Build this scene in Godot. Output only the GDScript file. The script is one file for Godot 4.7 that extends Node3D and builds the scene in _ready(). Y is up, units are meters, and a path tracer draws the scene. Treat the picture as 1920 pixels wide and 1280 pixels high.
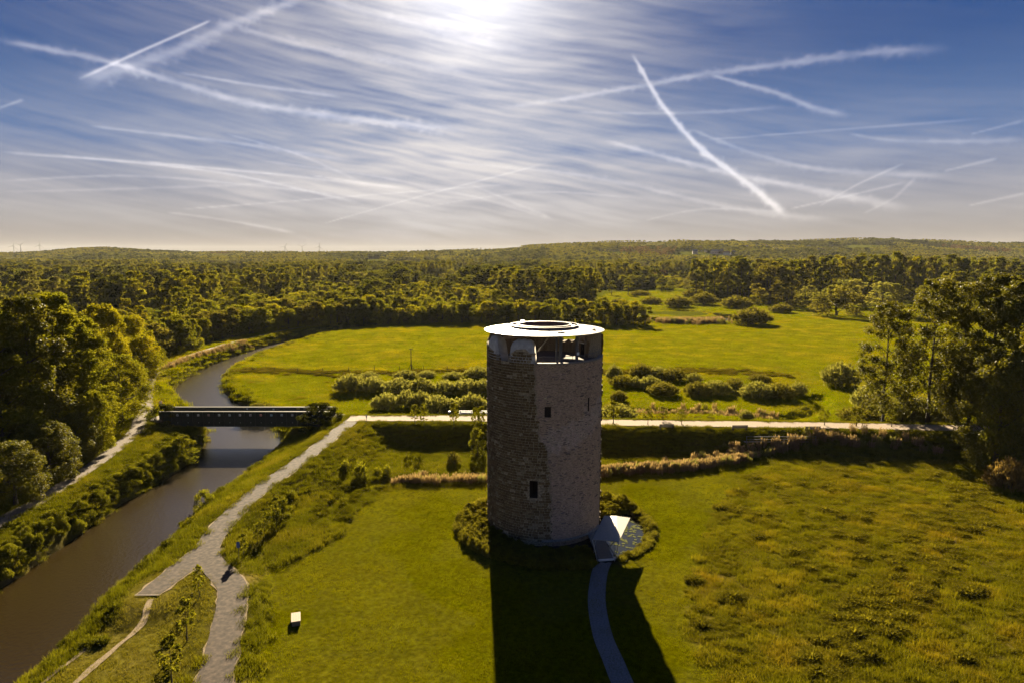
extends Node3D
# A round medieval tower by a river, seen against the light of a low spring sun.
# x runs to the right, y up, the camera looks towards -z; the tower lawn lies at y = 0.

const TOWER := Vector2(4.2, -88.3)
const TOWER_R := 7.5
const MOAT := Vector2(5.8, -86.3)
const WATER_Y := -1.5
const SUN_AZ := -3.0
const SUN_EL := 22.0
const EXPOSURE := 6.0

var taken := {}
var rng := RandomNumberGenerator.new()
var fine := FastNoiseLite.new()
var broad := FastNoiseLite.new()

# ---------------------------------------------------------------- helpers
func numbered(called: String) -> String:
	var n: int = taken.get(called, -1) + 1
	taken[called] = n
	return called if n == 0 else "%s_%03d" % [called, n]

func thing(called: String, label: String, category: String, at: Vector3, turn := 0.0, group := "") -> Node3D:
	var o := Node3D.new()
	o.name = numbered(called)
	add_child(o)
	o.position = at
	o.rotation.y = turn
	tag(o, label, category, group)
	return o

func tag(o: Node, label: String, category := "", group := "", kind := "") -> Node:
	if label: o.set_meta("label", label)
	if category: o.set_meta("category", category)
	if group: o.set_meta("group", group)
	if kind: o.set_meta("kind", kind)
	return o

func part(called: String, mesh: Mesh, m: Material, parent: Node) -> MeshInstance3D:
	var o := MeshInstance3D.new()
	o.name = called if parent != self else numbered(called)
	o.mesh = mesh
	o.material_override = m
	parent.add_child(o, true)
	return o

func structure(called: String, mesh: Mesh, m: Material) -> MeshInstance3D:
	var o := part(called, mesh, m, self)
	o.set_meta("kind", "structure")
	return o

func lin(r: float, g: float, b: float) -> Color:
	return Color(r, g, b).linear_to_srgb()

func mat(r: float, g: float, b: float, rough := 0.9, metal := 0.0, spec := 0.3) -> StandardMaterial3D:
	var m := StandardMaterial3D.new()
	m.albedo_color = lin(r, g, b)
	m.roughness = rough
	m.metallic = metal
	m.metallic_specular = spec
	return m

func leaf_mat(r: float, g: float, b: float, through := 1.0) -> StandardMaterial3D:
	var m := mat(r, g, b, 1.0)
	m.specular_mode = BaseMaterial3D.SPECULAR_DISABLED
	m.vertex_color_use_as_albedo = true
	m.backlight_enabled = true
	m.backlight = Color(through, through * 0.97, through * 0.5).linear_to_srgb()
	return m

func noise_image(size: int, freq: float, octaves: int, lo: float, hi: float, sd: int) -> Image:
	var n := FastNoiseLite.new()
	n.seed = sd
	n.noise_type = FastNoiseLite.TYPE_SIMPLEX_SMOOTH
	n.frequency = freq
	n.fractal_octaves = octaves
	var im := n.get_seamless_image(size, size)
	im.convert(Image.FORMAT_RGB8)
	for y in size:
		for x in size:
			var v := lerpf(lo, hi, im.get_pixel(x, y).r)
			im.set_pixel(x, y, Color(v, v, v))
	return im

func grain(m: StandardMaterial3D, freq: float, lo: float, hi: float, scale: float, bump := 0.0, sd := 1, size := 256) -> StandardMaterial3D:
	m.albedo_texture = ImageTexture.create_from_image(noise_image(size, freq, 4, lo, hi, sd))
	m.uv1_triplanar = true
	m.uv1_world_triplanar = true
	m.uv1_scale = Vector3.ONE * scale
	if bump > 0.0:
		m.heightmap_enabled = true
		m.heightmap_texture = m.albedo_texture
		m.heightmap_scale = bump
	return m

# a collector of triangles; no normals = flat faces
class Tris:
	var v := PackedVector3Array()
	var c := PackedColorArray()
	var n := PackedVector3Array()
	var uv := PackedVector2Array()
	var i := PackedInt32Array()
	var col := Color.WHITE
	func tri(a: Vector3, b: Vector3, d: Vector3) -> void:
		var k := v.size()
		v.append(a); v.append(b); v.append(d)
		c.append(col); c.append(col); c.append(col)
		i.append(k); i.append(k + 1); i.append(k + 2)
	func quad(a: Vector3, b: Vector3, d: Vector3, e: Vector3) -> void:
		var k := v.size()
		v.append(a); v.append(b); v.append(d); v.append(e)
		for q in 4: c.append(col)
		i.append_array(PackedInt32Array([k, k + 1, k + 2, k, k + 2, k + 3]))
	func box(t: Transform3D, s: Vector3) -> void:
		var h := s * 0.5
		var p := []
		for q in 8:
			p.append(t * Vector3(h.x if q & 1 else -h.x, h.y if q & 2 else -h.y, h.z if q & 4 else -h.z))
		for f in [[0, 1, 3, 2], [5, 4, 6, 7], [4, 0, 2, 6], [1, 5, 7, 3], [2, 3, 7, 6], [4, 5, 1, 0]]:
			quad(p[f[3]], p[f[2]], p[f[1]], p[f[0]])
	func tube(a: Vector3, b: Vector3, ra: float, rb: float, sides := 7, caps := true) -> void:
		var d := (b - a).normalized()
		var u := d.cross(Vector3.RIGHT if absf(d.x) < 0.8 else Vector3.UP).normalized()
		var w := d.cross(u)
		for q in sides:
			var a0 := TAU * q / sides
			var a1 := TAU * (q + 1) / sides
			var d0 := u * cos(a0) + w * sin(a0)
			var d1 := u * cos(a1) + w * sin(a1)
			quad(a + d0 * ra, a + d1 * ra, b + d1 * rb, b + d0 * rb)
			if caps:
				tri(b + d0 * rb, b + d1 * rb, b)
				tri(a + d1 * ra, a + d0 * ra, a)
	func mesh() -> ArrayMesh:
		var a := []
		a.resize(Mesh.ARRAY_MAX)
		a[Mesh.ARRAY_VERTEX] = v
		a[Mesh.ARRAY_COLOR] = c
		a[Mesh.ARRAY_INDEX] = i
		if n.size() == v.size(): a[Mesh.ARRAY_NORMAL] = n
		if uv.size() == v.size(): a[Mesh.ARRAY_TEX_UV] = uv
		var m := ArrayMesh.new()
		m.add_surface_from_arrays(Mesh.PRIMITIVE_TRIANGLES, a)
		return m

func box_mesh(s: Vector3, at := Vector3.ZERO, turn := 0.0) -> ArrayMesh:
	var t := Tris.new()
	t.box(Transform3D(Basis(Vector3.UP, turn), at), s)
	return t.mesh()

func bar_mesh(a: Vector3, b: Vector3, ra: float, rb := -1.0, sides := 8) -> ArrayMesh:
	var t := Tris.new()
	t.tube(a, b, ra, ra if rb < 0.0 else rb, sides)
	return t.mesh()

func copies(called: String, mesh: Mesh, m: Material, where: Array, colors: PackedColorArray, label: String, category: String) -> MultiMeshInstance3D:
	var mm := MultiMesh.new()
	mm.transform_format = MultiMesh.TRANSFORM_3D
	mm.use_colors = true
	mm.mesh = mesh
	mm.instance_count = where.size()
	for k in where.size():
		mm.set_instance_transform(k, where[k])
		mm.set_instance_color(k, colors[k])
	var o := MultiMeshInstance3D.new()
	o.name = numbered(called)
	o.multimesh = mm
	o.material_override = m
	add_child(o)
	tag(o, label, category, "", "stuff")
	return o

func rnd(a: float, b: float) -> float:
	return rng.randf_range(a, b)

# nearest point on a polyline of Vector3 (x, value, z): returns (distance, value there, signed side: + is right of travel)
func near(line: PackedVector3Array, x: float, z: float) -> Vector3:
	var best := 1e12
	var val := 0.0
	var side := 1.0
	for k in line.size() - 1:
		var ax := line[k].x
		var az := line[k].z
		var bx := line[k + 1].x - ax
		var bz := line[k + 1].z - az
		var t := clampf(((x - ax) * bx + (z - az) * bz) / (bx * bx + bz * bz), 0.0, 1.0)
		var dx := x - ax - bx * t
		var dz := z - az - bz * t
		var d := dx * dx + dz * dz
		if d < best:
			best = d
			val = lerpf(line[k].y, line[k + 1].y, t)
			side = 1.0 if bx * dz - bz * dx > 0.0 else -1.0
	return Vector3(sqrt(best), val, side)

func smooth_line(p: PackedVector3Array, step: float) -> PackedVector3Array:
	var c := Curve3D.new()
	c.bake_interval = step
	for k in p.size():
		var a := p[maxi(k - 1, 0)]
		var b := p[mini(k + 1, p.size() - 1)]
		var t := (b - a) / 6.0
		c.add_point(p[k], -t, t)
	return c.get_baked_points()

# ---------------------------------------------------------------- the lie of the land
var river := PackedVector3Array([Vector3(-44, 7, 30), Vector3(-47, 7, -20), Vector3(-49.5, 6.8, -55), Vector3(-50.6, 6.3, -72), Vector3(-51.3, 6.2, -82), Vector3(-52.1, 5.9, -100), Vector3(-51.4, 5.8, -111), Vector3(-51.6, 6.8, -122), Vector3(-53, 7, -131), Vector3(-58.5, 6.2, -143), Vector3(-68, 6, -156), Vector3(-77, 6, -167), Vector3(-86, 6.3, -182), Vector3(-91, 5.3, -198), Vector3(-95, 4.6, -217), Vector3(-96.5, 4.6, -242), Vector3(-95.5, 4.2, -270), Vector3(-90, 4.2, -302), Vector3(-78, 4.2, -330), Vector3(-55, 4.5, -348), Vector3(-20, 4.5, -360), Vector3(25, 4.5, -364), Vector3(70, 4.5, -359), Vector3(98, 4.5, -354), Vector3(116, 4.5, -364), Vector3(120, 4.5, -390), Vector3(100, 4.5, -430)])
var clearing := PackedVector2Array([Vector2(55.35, -471.66), Vector2(80.31, -587.67), Vector2(121.07, -674.76), Vector2(178.97, -695.35), Vector2(193.71, -538.90), Vector2(244.05, -520.37), Vector2(291.65, -565.73), Vector2(318.17, -508.70), Vector2(197.48, -314.01), Vector2(41.97, -314.01)])
var dike := PackedVector3Array([Vector3(-32, 3.5, -130.6), Vector3(-5.7, 3.5, -130.4), Vector3(17.3, 3.5, -127.4), Vector3(54, 3.5, -125.4), Vector3(84.6, 3.5, -122.9), Vector3(140, 3.5, -118), Vector3(230, 3.5, -106)])
var path_right := PackedVector3Array([Vector3(-30.8, 3.5, -131), Vector3(-31.2, 3.45, -126), Vector3(-32.0, 3.3, -119.1), Vector3(-32.9, 3.0, -111.0), Vector3(-34.5, 2.5, -101.8), Vector3(-35.8, 2.1, -95.6), Vector3(-36.5, 1.8, -89.0), Vector3(-36.6, 1.5, -82.4), Vector3(-36.2, 1.3, -78.0), Vector3(-34.9, 1.2, -74.2), Vector3(-32.2, 1.1, -70.9), Vector3(-29.4, 1.0, -67.6), Vector3(-27.9, 0.9, -63.9), Vector3(-26.6, 0.8, -59.6), Vector3(-25.4, 0.7, -55.5), Vector3(-24.2, 0.6, -51.2), Vector3(-21.7, 0.5, -44.7), Vector3(-17, 0.4, -30)])
var stub := PackedVector3Array([Vector3(-35.4, 1.2, -76.5), Vector3(-36.3, 1.15, -71.5), Vector3(-37.0, 1.1, -65.4)])
var path_left := PackedVector3Array([Vector3(-62, 2.0, -40), Vector3(-63.6, 2.0, -70), Vector3(-64.3, 2.1, -82), Vector3(-64.6, 2.2, -92), Vector3(-67.2, 2.3, -109.7), Vector3(-70.1, 2.5, -123.2), Vector3(-73.8, 2.9, -132.5), Vector3(-78.5, 2.6, -143.6), Vector3(-90, 2.2, -165.6), Vector3(-102.5, 2.0, -195), Vector3(-107, 1.9, -228), Vector3(-106.5, 1.8, -262), Vector3(-101, 1.7, -300), Vector3(-90, 1.6, -331), Vector3(-64, 1.6, -354), Vector3(-24, 1.6, -369), Vector3(25, 1.6, -374), Vector3(80, 1.6, -369)])
var ditch := PackedVector3Array([Vector3(-24.0, 0, -87), Vector3(-25.6, 0, -93), Vector3(-24.6, 0, -98.6), Vector3(-21.5, 0, -102.1), Vector3(-17.0, 0, -104.2), Vector3(-4, 0, -104.8), Vector3(15, 0, -109), Vector3(33, 0, -113), Vector3(44, 0, -118), Vector3(60, 0, -119), Vector3(80, 0, -116)])
var back_ditch := PackedVector3Array([Vector3(10, 0, -146), Vector3(24, 0, -150), Vector3(44, 0, -149), Vector3(58, 0, -143), Vector3(70, 0, -152), Vector3(76, 0, -166)])
var lawn_poly := PackedVector2Array([Vector2(-28.5, -71), Vector2(-24.9, -75.8), Vector2(-21.8, -83.4), Vector2(-21.5, -90.7), Vector2(-20, -99), Vector2(-16, -101.2), Vector2(-4, -102), Vector2(14.7, -105.2), Vector2(33, -108.5), Vector2(44, -113), Vector2(37.5, -106), Vector2(28, -90.7), Vector2(22.2, -77.2), Vector2(18, -66), Vector2(16.8, -60.9), Vector2(17.1, -52.1), Vector2(20, -30), Vector2(-14, -30), Vector2(-22, -50), Vector2(-25.5, -62)])
var rough_poly := PackedVector2Array([Vector2(20, -30), Vector2(17.1, -52.1), Vector2(16.8, -60.9), Vector2(18, -66), Vector2(22.2, -77.2), Vector2(28, -90.7), Vector2(37.5, -106), Vector2(44, -113.5), Vector2(51, -116), Vector2(61, -117), Vector2(74, -114), Vector2(100, -106), Vector2(130, -90), Vector2(130, -30)])
# how high the far ridge stands, by bearing (tangent of the angle off -z) : metres
var ridge := PackedVector2Array([Vector2(-1.2, 14), Vector2(-0.72, 14), Vector2(-0.67, 22), Vector2(-0.61, 34), Vector2(-0.57, 34), Vector2(-0.53, 24), Vector2(-0.48, 19), Vector2(-0.2, 18), Vector2(-0.1, 24), Vector2(-0.02, 31), Vector2(0.04, 43), Vector2(0.12, 53), Vector2(0.2, 56), Vector2(0.24, 61), Vector2(0.32, 63), Vector2(0.42, 62), Vector2(0.47, 64), Vector2(0.53, 72), Vector2(0.585, 67), Vector2(0.63, 52), Vector2(0.75, 52), Vector2(1.3, 46)])

func table(t: PackedVector2Array, x: float) -> float:
	for k in t.size() - 1:
		if x <= t[k + 1].x:
			return lerpf(t[k].y, t[k + 1].y, smoothstep(t[k].x, t[k + 1].x, x))
	return t[t.size() - 1].y

const X0 := -130
const X1 := 130
const Z0 := -390
const Z1 := -40
var xs := PackedFloat32Array()
var zs := PackedFloat32Array()
var hs := PackedFloat32Array()
var zone := PackedByteArray()
var rows_x := 0

enum {BARE, LAWN, ROUGH, BANK, MEADOW, WOOD, DRY}
var here := 0

func height_at(x: float, z: float) -> float:
	here = MEADOW
	var far := -z
	var n1 := broad.get_noise_2d(x, z)
	var h := 0.3 + 0.35 * n1
	if far > 1100.0:
		var b := x / far
		var up := smoothstep(1150.0, 2500.0, far)
		here = WOOD
		return 0.5 + up * (table(ridge, b) + 6.0) * (1.0 + 0.10 * broad.get_noise_2d(x * 0.03, z * 0.03)) * (1.0 - 0.65 * smoothstep(3000.0, 5200.0, far))
	if far > 430.0 or absf(x) > 260.0:
		here = MEADOW if Geometry2D.is_point_in_polygon(Vector2(x, z), clearing) else WOOD
		return h
	var r := near(river, x, z)
	var left := r.z < 0.0
	var p := Vector2(x, z)
	if left and far < 400.0:
		h = 1.7 + 0.25 * n1
		here = WOOD
	elif far < 124.0:
		h = 0.12 * n1
		here = BANK
		if Geometry2D.is_point_in_polygon(p, lawn_poly):
			here = LAWN
			h = 0.05 * n1
		elif Geometry2D.is_point_in_polygon(p, rough_poly):
			here = ROUGH
			h = 0.16 * n1 + 0.10 * fine.get_noise_2d(x * 1.4, z * 1.4)
		elif x < -20.0:
			h = 0.25 + 0.15 * n1
			here = DRY if far < 71.0 else BANK
	else:
		h = 0.5 + 0.3 * n1
	# dikes and raised paths
	if far < 170.0:
		var d := near(dike, x, z)
		if x > -36.0 and d.x < 14.0:
			var run := 6.3 if d.z > 0.0 else 7.5
			var f := clampf((d.x - 3.1) / run, 0.0, 1.0)
			var rise := d.y * (1.0 - f)
			if d.z > 0.0 and x > 13.0 and x < 25.0 and f > 0.02 and f < 1.0:
				var steps := 5.0
				rise = lerpf(rise, d.y * (1.0 - (floorf(f * steps) + smoothstep(0.45, 1.0, fposmod(f * steps, 1.0))) / steps), smoothstep(13.0, 15.0, x) * (1.0 - smoothstep(22.0, 25.0, x)))
			if f < 1.0 and rise > h:
				h = rise
				here = BANK
		var q := near(path_right, x, z)
		if q.x < 14.0:
			var f := clampf((q.x - 2.1) / maxf(1.5, q.y * 2.3), 0.0, 1.0)
			if f < 1.0 and q.y * (1.0 - f) > h:
				h = lerpf(h, q.y, 1.0 - f)
				if here != LAWN or f < 0.7: here = DRY if far < 71.0 and x < -27.0 else BANK
			if q.x < 1.45: here = BARE
		var s := near(stub, x, z)
		if s.x < 6.0:
			h = lerpf(s.y, h, smoothstep(1.8, 6.0, s.x))
			if s.x < 1.4 and far > 65.2: here = BARE
		if d.x < 2.3 and x > -33.0: here = BARE
	if left or far > 300.0:
		var l := near(path_left, x, z)
		if l.x < 7.0:
			h = lerpf(l.y, h, smoothstep(1.6, 7.0, l.x))
			here = BARE if l.x < 1.3 else BANK
		elif left and far < 330.0 and r.x < l.x + 9.0 and r.x < 22.0:
			here = BANK
	# the river and the ditches cut in last
	var edge := r.y + 0.8 * fine.get_noise_2d(x * 0.6, z * 0.6) + 0.5 * fine.get_noise_2d(x * 2.0, z * 2.0)
	if r.x < edge + 4.5:
		var rise := 2.4 if left else 3.6
		h = -2.6 if r.x < edge - 0.6 else lerpf(-2.1, h, smoothstep(0.0, 1.0, (r.x - edge + 0.6) / rise))
		if h < -1.4: here = BARE
		elif here != BARE: here = BANK
	var g := near(ditch, x, z)
	if g.x < 2.2:
		h -= 0.75 * (1.0 - smoothstep(0.3, 1.5, g.x + 0.4 * fine.get_noise_2d(x * 2.0, z * 2.0)))
	g = near(back_ditch, x, z)
	if g.x < 5.0 and far > 135.0:
		h -= 1.3 * (1.0 - smoothstep(1.2, 3.0, g.x + 0.8 * fine.get_noise_2d(x, z)))
	var m := p.distance_to(MOAT)
	if m < 14.0:
		h = lerpf(-1.4, 0.12, smoothstep(11.2, 12.0, m)) if m < 12.2 else h + 0.12 * (1.0 - smoothstep(12.2, 14.0, m))
		if m < 12.9: here = BARE
	if p.distance_to(TOWER) < 7.2: h = -1.4
	return h

func grow(lines: PackedFloat32Array, at: float, to: float, step: float, by: float) -> void:
	while absf(at) < absf(to):
		step *= by
		at += step
		lines.append(at)

func lay_land() -> void:
	var up := PackedFloat32Array()
	grow(up, X1, 9000, 1.0, 1.16)
	var down := PackedFloat32Array()
	grow(down, X0, -9000, -1.0, 1.16)
	down.reverse()
	xs.append_array(down)
	for x in range(X0, X1 + 1): xs.append(x)
	xs.append_array(up)
	zs.append_array(PackedFloat32Array([90, 50, 20, 0, -15, -25, -32]))
	for z in range(Z1, Z0 - 1, -1): zs.append(z)
	var back := PackedFloat32Array()
	grow(back, Z0, -11000, -1.0, 1.1)
	zs.append_array(back)
	rows_x = xs.size()
	var t := Tris.new()
	t.v.resize(rows_x * zs.size())
	t.c.resize(rows_x * zs.size())
	hs.resize(rows_x * zs.size())
	zone.resize(rows_x * zs.size())
	for j in zs.size():
		for k in rows_x:
			var at := j * rows_x + k
			var h := height_at(xs[k], zs[j])
			hs[at] = h
			zone[at] = here
			t.v[at] = Vector3(xs[k], h, zs[j])
			t.c[at] = soil(here, xs[k], zs[j])
	for j in zs.size() - 1:
		for k in rows_x - 1:
			var a := j * rows_x + k
			t.i.append_array(PackedInt32Array([a, a + rows_x, a + 1, a + 1, a + rows_x, a + rows_x + 1]))
	t.n.resize(t.v.size())
	for j in zs.size():
		for k in rows_x:
			var a := j * rows_x + k
			var l := a - 1 if k > 0 else a
			var r := a + 1 if k < rows_x - 1 else a
			var u := a - rows_x if j > 0 else a
			var d := a + rows_x if j < zs.size() - 1 else a
			var gx := (hs[r] - hs[l]) / (t.v[r].x - t.v[l].x)
			var gz := (hs[d] - hs[u]) / (t.v[d].z - t.v[u].z)
			t.n[a] = Vector3(-gx, 1.0, -gz).normalized()
	var m := mat(1, 1, 1, 1.0)
	m.specular_mode = BaseMaterial3D.SPECULAR_DISABLED
	m.vertex_color_use_as_albedo = true
	grain(m, 0.02, 0.62, 1.0, 0.11, 9.0, 3, 512)
	structure("ground", t.mesh(), m)

# base colours of soil and short sward, patchy with noise
func soil(what: int, x: float, z: float) -> Color:
	var a := fine.get_noise_2d(x * 0.5, z * 0.5)
	var b := broad.get_noise_2d(x * 2.0 + 80.0, z * 2.0)
	var c := Color(0.090, 0.086, 0.006)
	match what:
		LAWN: c = Color(0.072, 0.070, 0.003).lerp(Color(0.092, 0.084, 0.006), clampf(b + 0.4, 0.0, 1.0))
		ROUGH: c = Color(0.088, 0.078, 0.008).lerp(Color(0.145, 0.105, 0.026), clampf(0.9 * a + 0.7 * b + 0.1, 0.0, 1.0))
		BANK: c = Color(0.080, 0.076, 0.008).lerp(Color(0.110, 0.090, 0.018), clampf(a + 0.3, 0.0, 1.0))
		DRY: c = Color(0.105, 0.092, 0.012).lerp(Color(0.150, 0.115, 0.036), clampf(a + b + 0.3, 0.0, 1.0))
		MEADOW: c = Color(0.104, 0.118, 0.003).lerp(Color(0.160, 0.144, 0.014), clampf(1.2 * a + 1.4 * b + 0.1, 0.0, 1.0))
		WOOD: c = Color(0.085, 0.088, 0.010)
		BARE: c = Color(0.060, 0.048, 0.022)
	return c * (1.0 + 0.25 * a)

func cell(lines: PackedFloat32Array, v: float, falling: bool) -> int:
	var lo := 0
	var hi := lines.size() - 1
	while hi - lo > 1:
		var mid := (lo + hi) / 2
		if (lines[mid] > v) == falling: lo = mid
		else: hi = mid
	return lo

# the height of the ground as it was built, on the triangle under (x, z)
func ground(x: float, z: float) -> float:
	var k := cell(xs, x, false)
	var j := cell(zs, z, true)
	var a := j * rows_x + k
	var u := (x - xs[k]) / (xs[k + 1] - xs[k])
	var w := (z - zs[j]) / (zs[j + 1] - zs[j])
	if u + w <= 1.0:
		return hs[a] + (hs[a + 1] - hs[a]) * u + (hs[a + rows_x] - hs[a]) * w
	return hs[a + rows_x + 1] + (hs[a + rows_x] - hs[a + rows_x + 1]) * (1.0 - u) + (hs[a + 1] - hs[a + rows_x + 1]) * (1.0 - w)

func zone_at(x: float, z: float) -> int:
	var k := cell(xs, x, false)
	var j := cell(zs, z, true)
	if x - xs[k] > xs[k + 1] - x: k += 1
	if z - zs[j] < zs[j + 1] - z: j += 1
	return zone[j * rows_x + k]

func on_ground(x: float, z: float, sink := 0.05) -> Vector3:
	return Vector3(x, ground(x, z) - sink, z)

# a ribbon laid on the ground along a line
func ribbon(line: PackedVector3Array, w0: float, w1: float, lift: float, ragged := 0.12) -> ArrayMesh:
	var p := smooth_line(line, 0.6)
	var t := Tris.new()
	var across := 6
	for k in p.size():
		var d := p[mini(k + 1, p.size() - 1)] - p[maxi(k - 1, 0)]
		var s := Vector2(-d.z, d.x).normalized()
		var half := lerpf(w0, w1, float(k) / (p.size() - 1)) * 0.5
		for q in across + 1:
			var o := (2.0 * q / across - 1.0) * half
			if q == 0 or q == across: o += ragged * fine.get_noise_2d(p[k].x * 1.6 + q * 40.0, p[k].z * 1.6)
			var x := p[k].x + s.x * o
			var z := p[k].z + s.y * o
			t.v.append(Vector3(x, ground(x, z) + lift, z))
			t.c.append(Color.WHITE)
			t.n.append(Vector3.UP)
		if k > 0:
			var b := (k - 1) * (across + 1)
			for q in across:
				t.i.append_array(PackedInt32Array([b + q, b + q + across + 1, b + q + 1, b + q + 1, b + q + across + 1, b + q + across + 2]))
	return t.mesh()

# ---------------------------------------------------------------- the sky
func sky_color(az: float, el: float, haze: FastNoiseLite, streak: FastNoiseLite) -> Color:
	var e := maxf(el, 0.0)
	var c: Color
	if e < 3.0: c = Color(0.33, 0.265, 0.215).lerp(Color(0.33, 0.315, 0.33), e / 3.0)
	elif e < 8.0: c = Color(0.33, 0.315, 0.33).lerp(Color(0.088, 0.175, 0.38), (e - 3.0) / 5.0)
	elif e < 17.0: c = Color(0.088, 0.175, 0.38).lerp(Color(0.014, 0.075, 0.262), smoothstep(0, 1, (e - 8.0) / 9.0))
	else: c = Color(0.014, 0.075, 0.262).lerp(Color(0.012, 0.050, 0.18), clampf((e - 17.0) / 45.0, 0.0, 1.0))
	var ca := cos(deg_to_rad(e))
	var g := acos(clampf(sin(deg_to_rad(e)) * sin(deg_to_rad(SUN_EL)) + ca * cos(deg_to_rad(SUN_EL)) * cos(deg_to_rad(az - SUN_AZ)), -1.0, 1.0)) * 57.2958
	# streaks of thin high cloud
	var warp := haze.get_noise_2d(az * 0.4, e * 0.7) * 1.8
	var s := streak.get_noise_2d((az + e * 0.9 + warp) * 0.22, (e + az * 0.10 + warp * 0.25) * 2.4) * 0.5 + 0.5
	var s2 := streak.get_noise_2d((az - e * 1.2) * 0.5 + 300.0, (e - az * 0.05 + warp * 0.2) * 5.0) * 0.5 + 0.5
	var wisp := streak.get_noise_2d((az + e * 2.2 + warp) * 0.9 + 900.0, (e + az * 0.16 + warp * 0.4) * 9.0)
	var big := haze.get_noise_2d(az * 0.8 + 77.0, e * 1.6) * 0.5 + 0.5
	var veil := clampf(0.46 * s + 0.30 * s2 + 0.40 * big + 0.32 * wisp - 0.11, 0.0, 1.0)
	veil *= 0.04 + 1.0 * exp(-pow((az - SUN_AZ + 3.0) / 17.5, 2.0)) + 0.42 * smoothstep(13.0, 5.0, e)
	veil *= smoothstep(-1.0, 5.0, e) * (1.0 - 0.45 * smoothstep(20.0, 60.0, e))
	c = c.lerp(Color(0.70, 0.655, 0.64), clampf(veil, 0.0, 0.92))
	var glow := 0.62 * exp(-g * g / 36.0) + 0.40 * exp(-g / 9.5) * (0.55 + 0.8 * veil)
	c += Color(glow, glow * 0.965, glow * 0.93)
	return c

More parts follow.
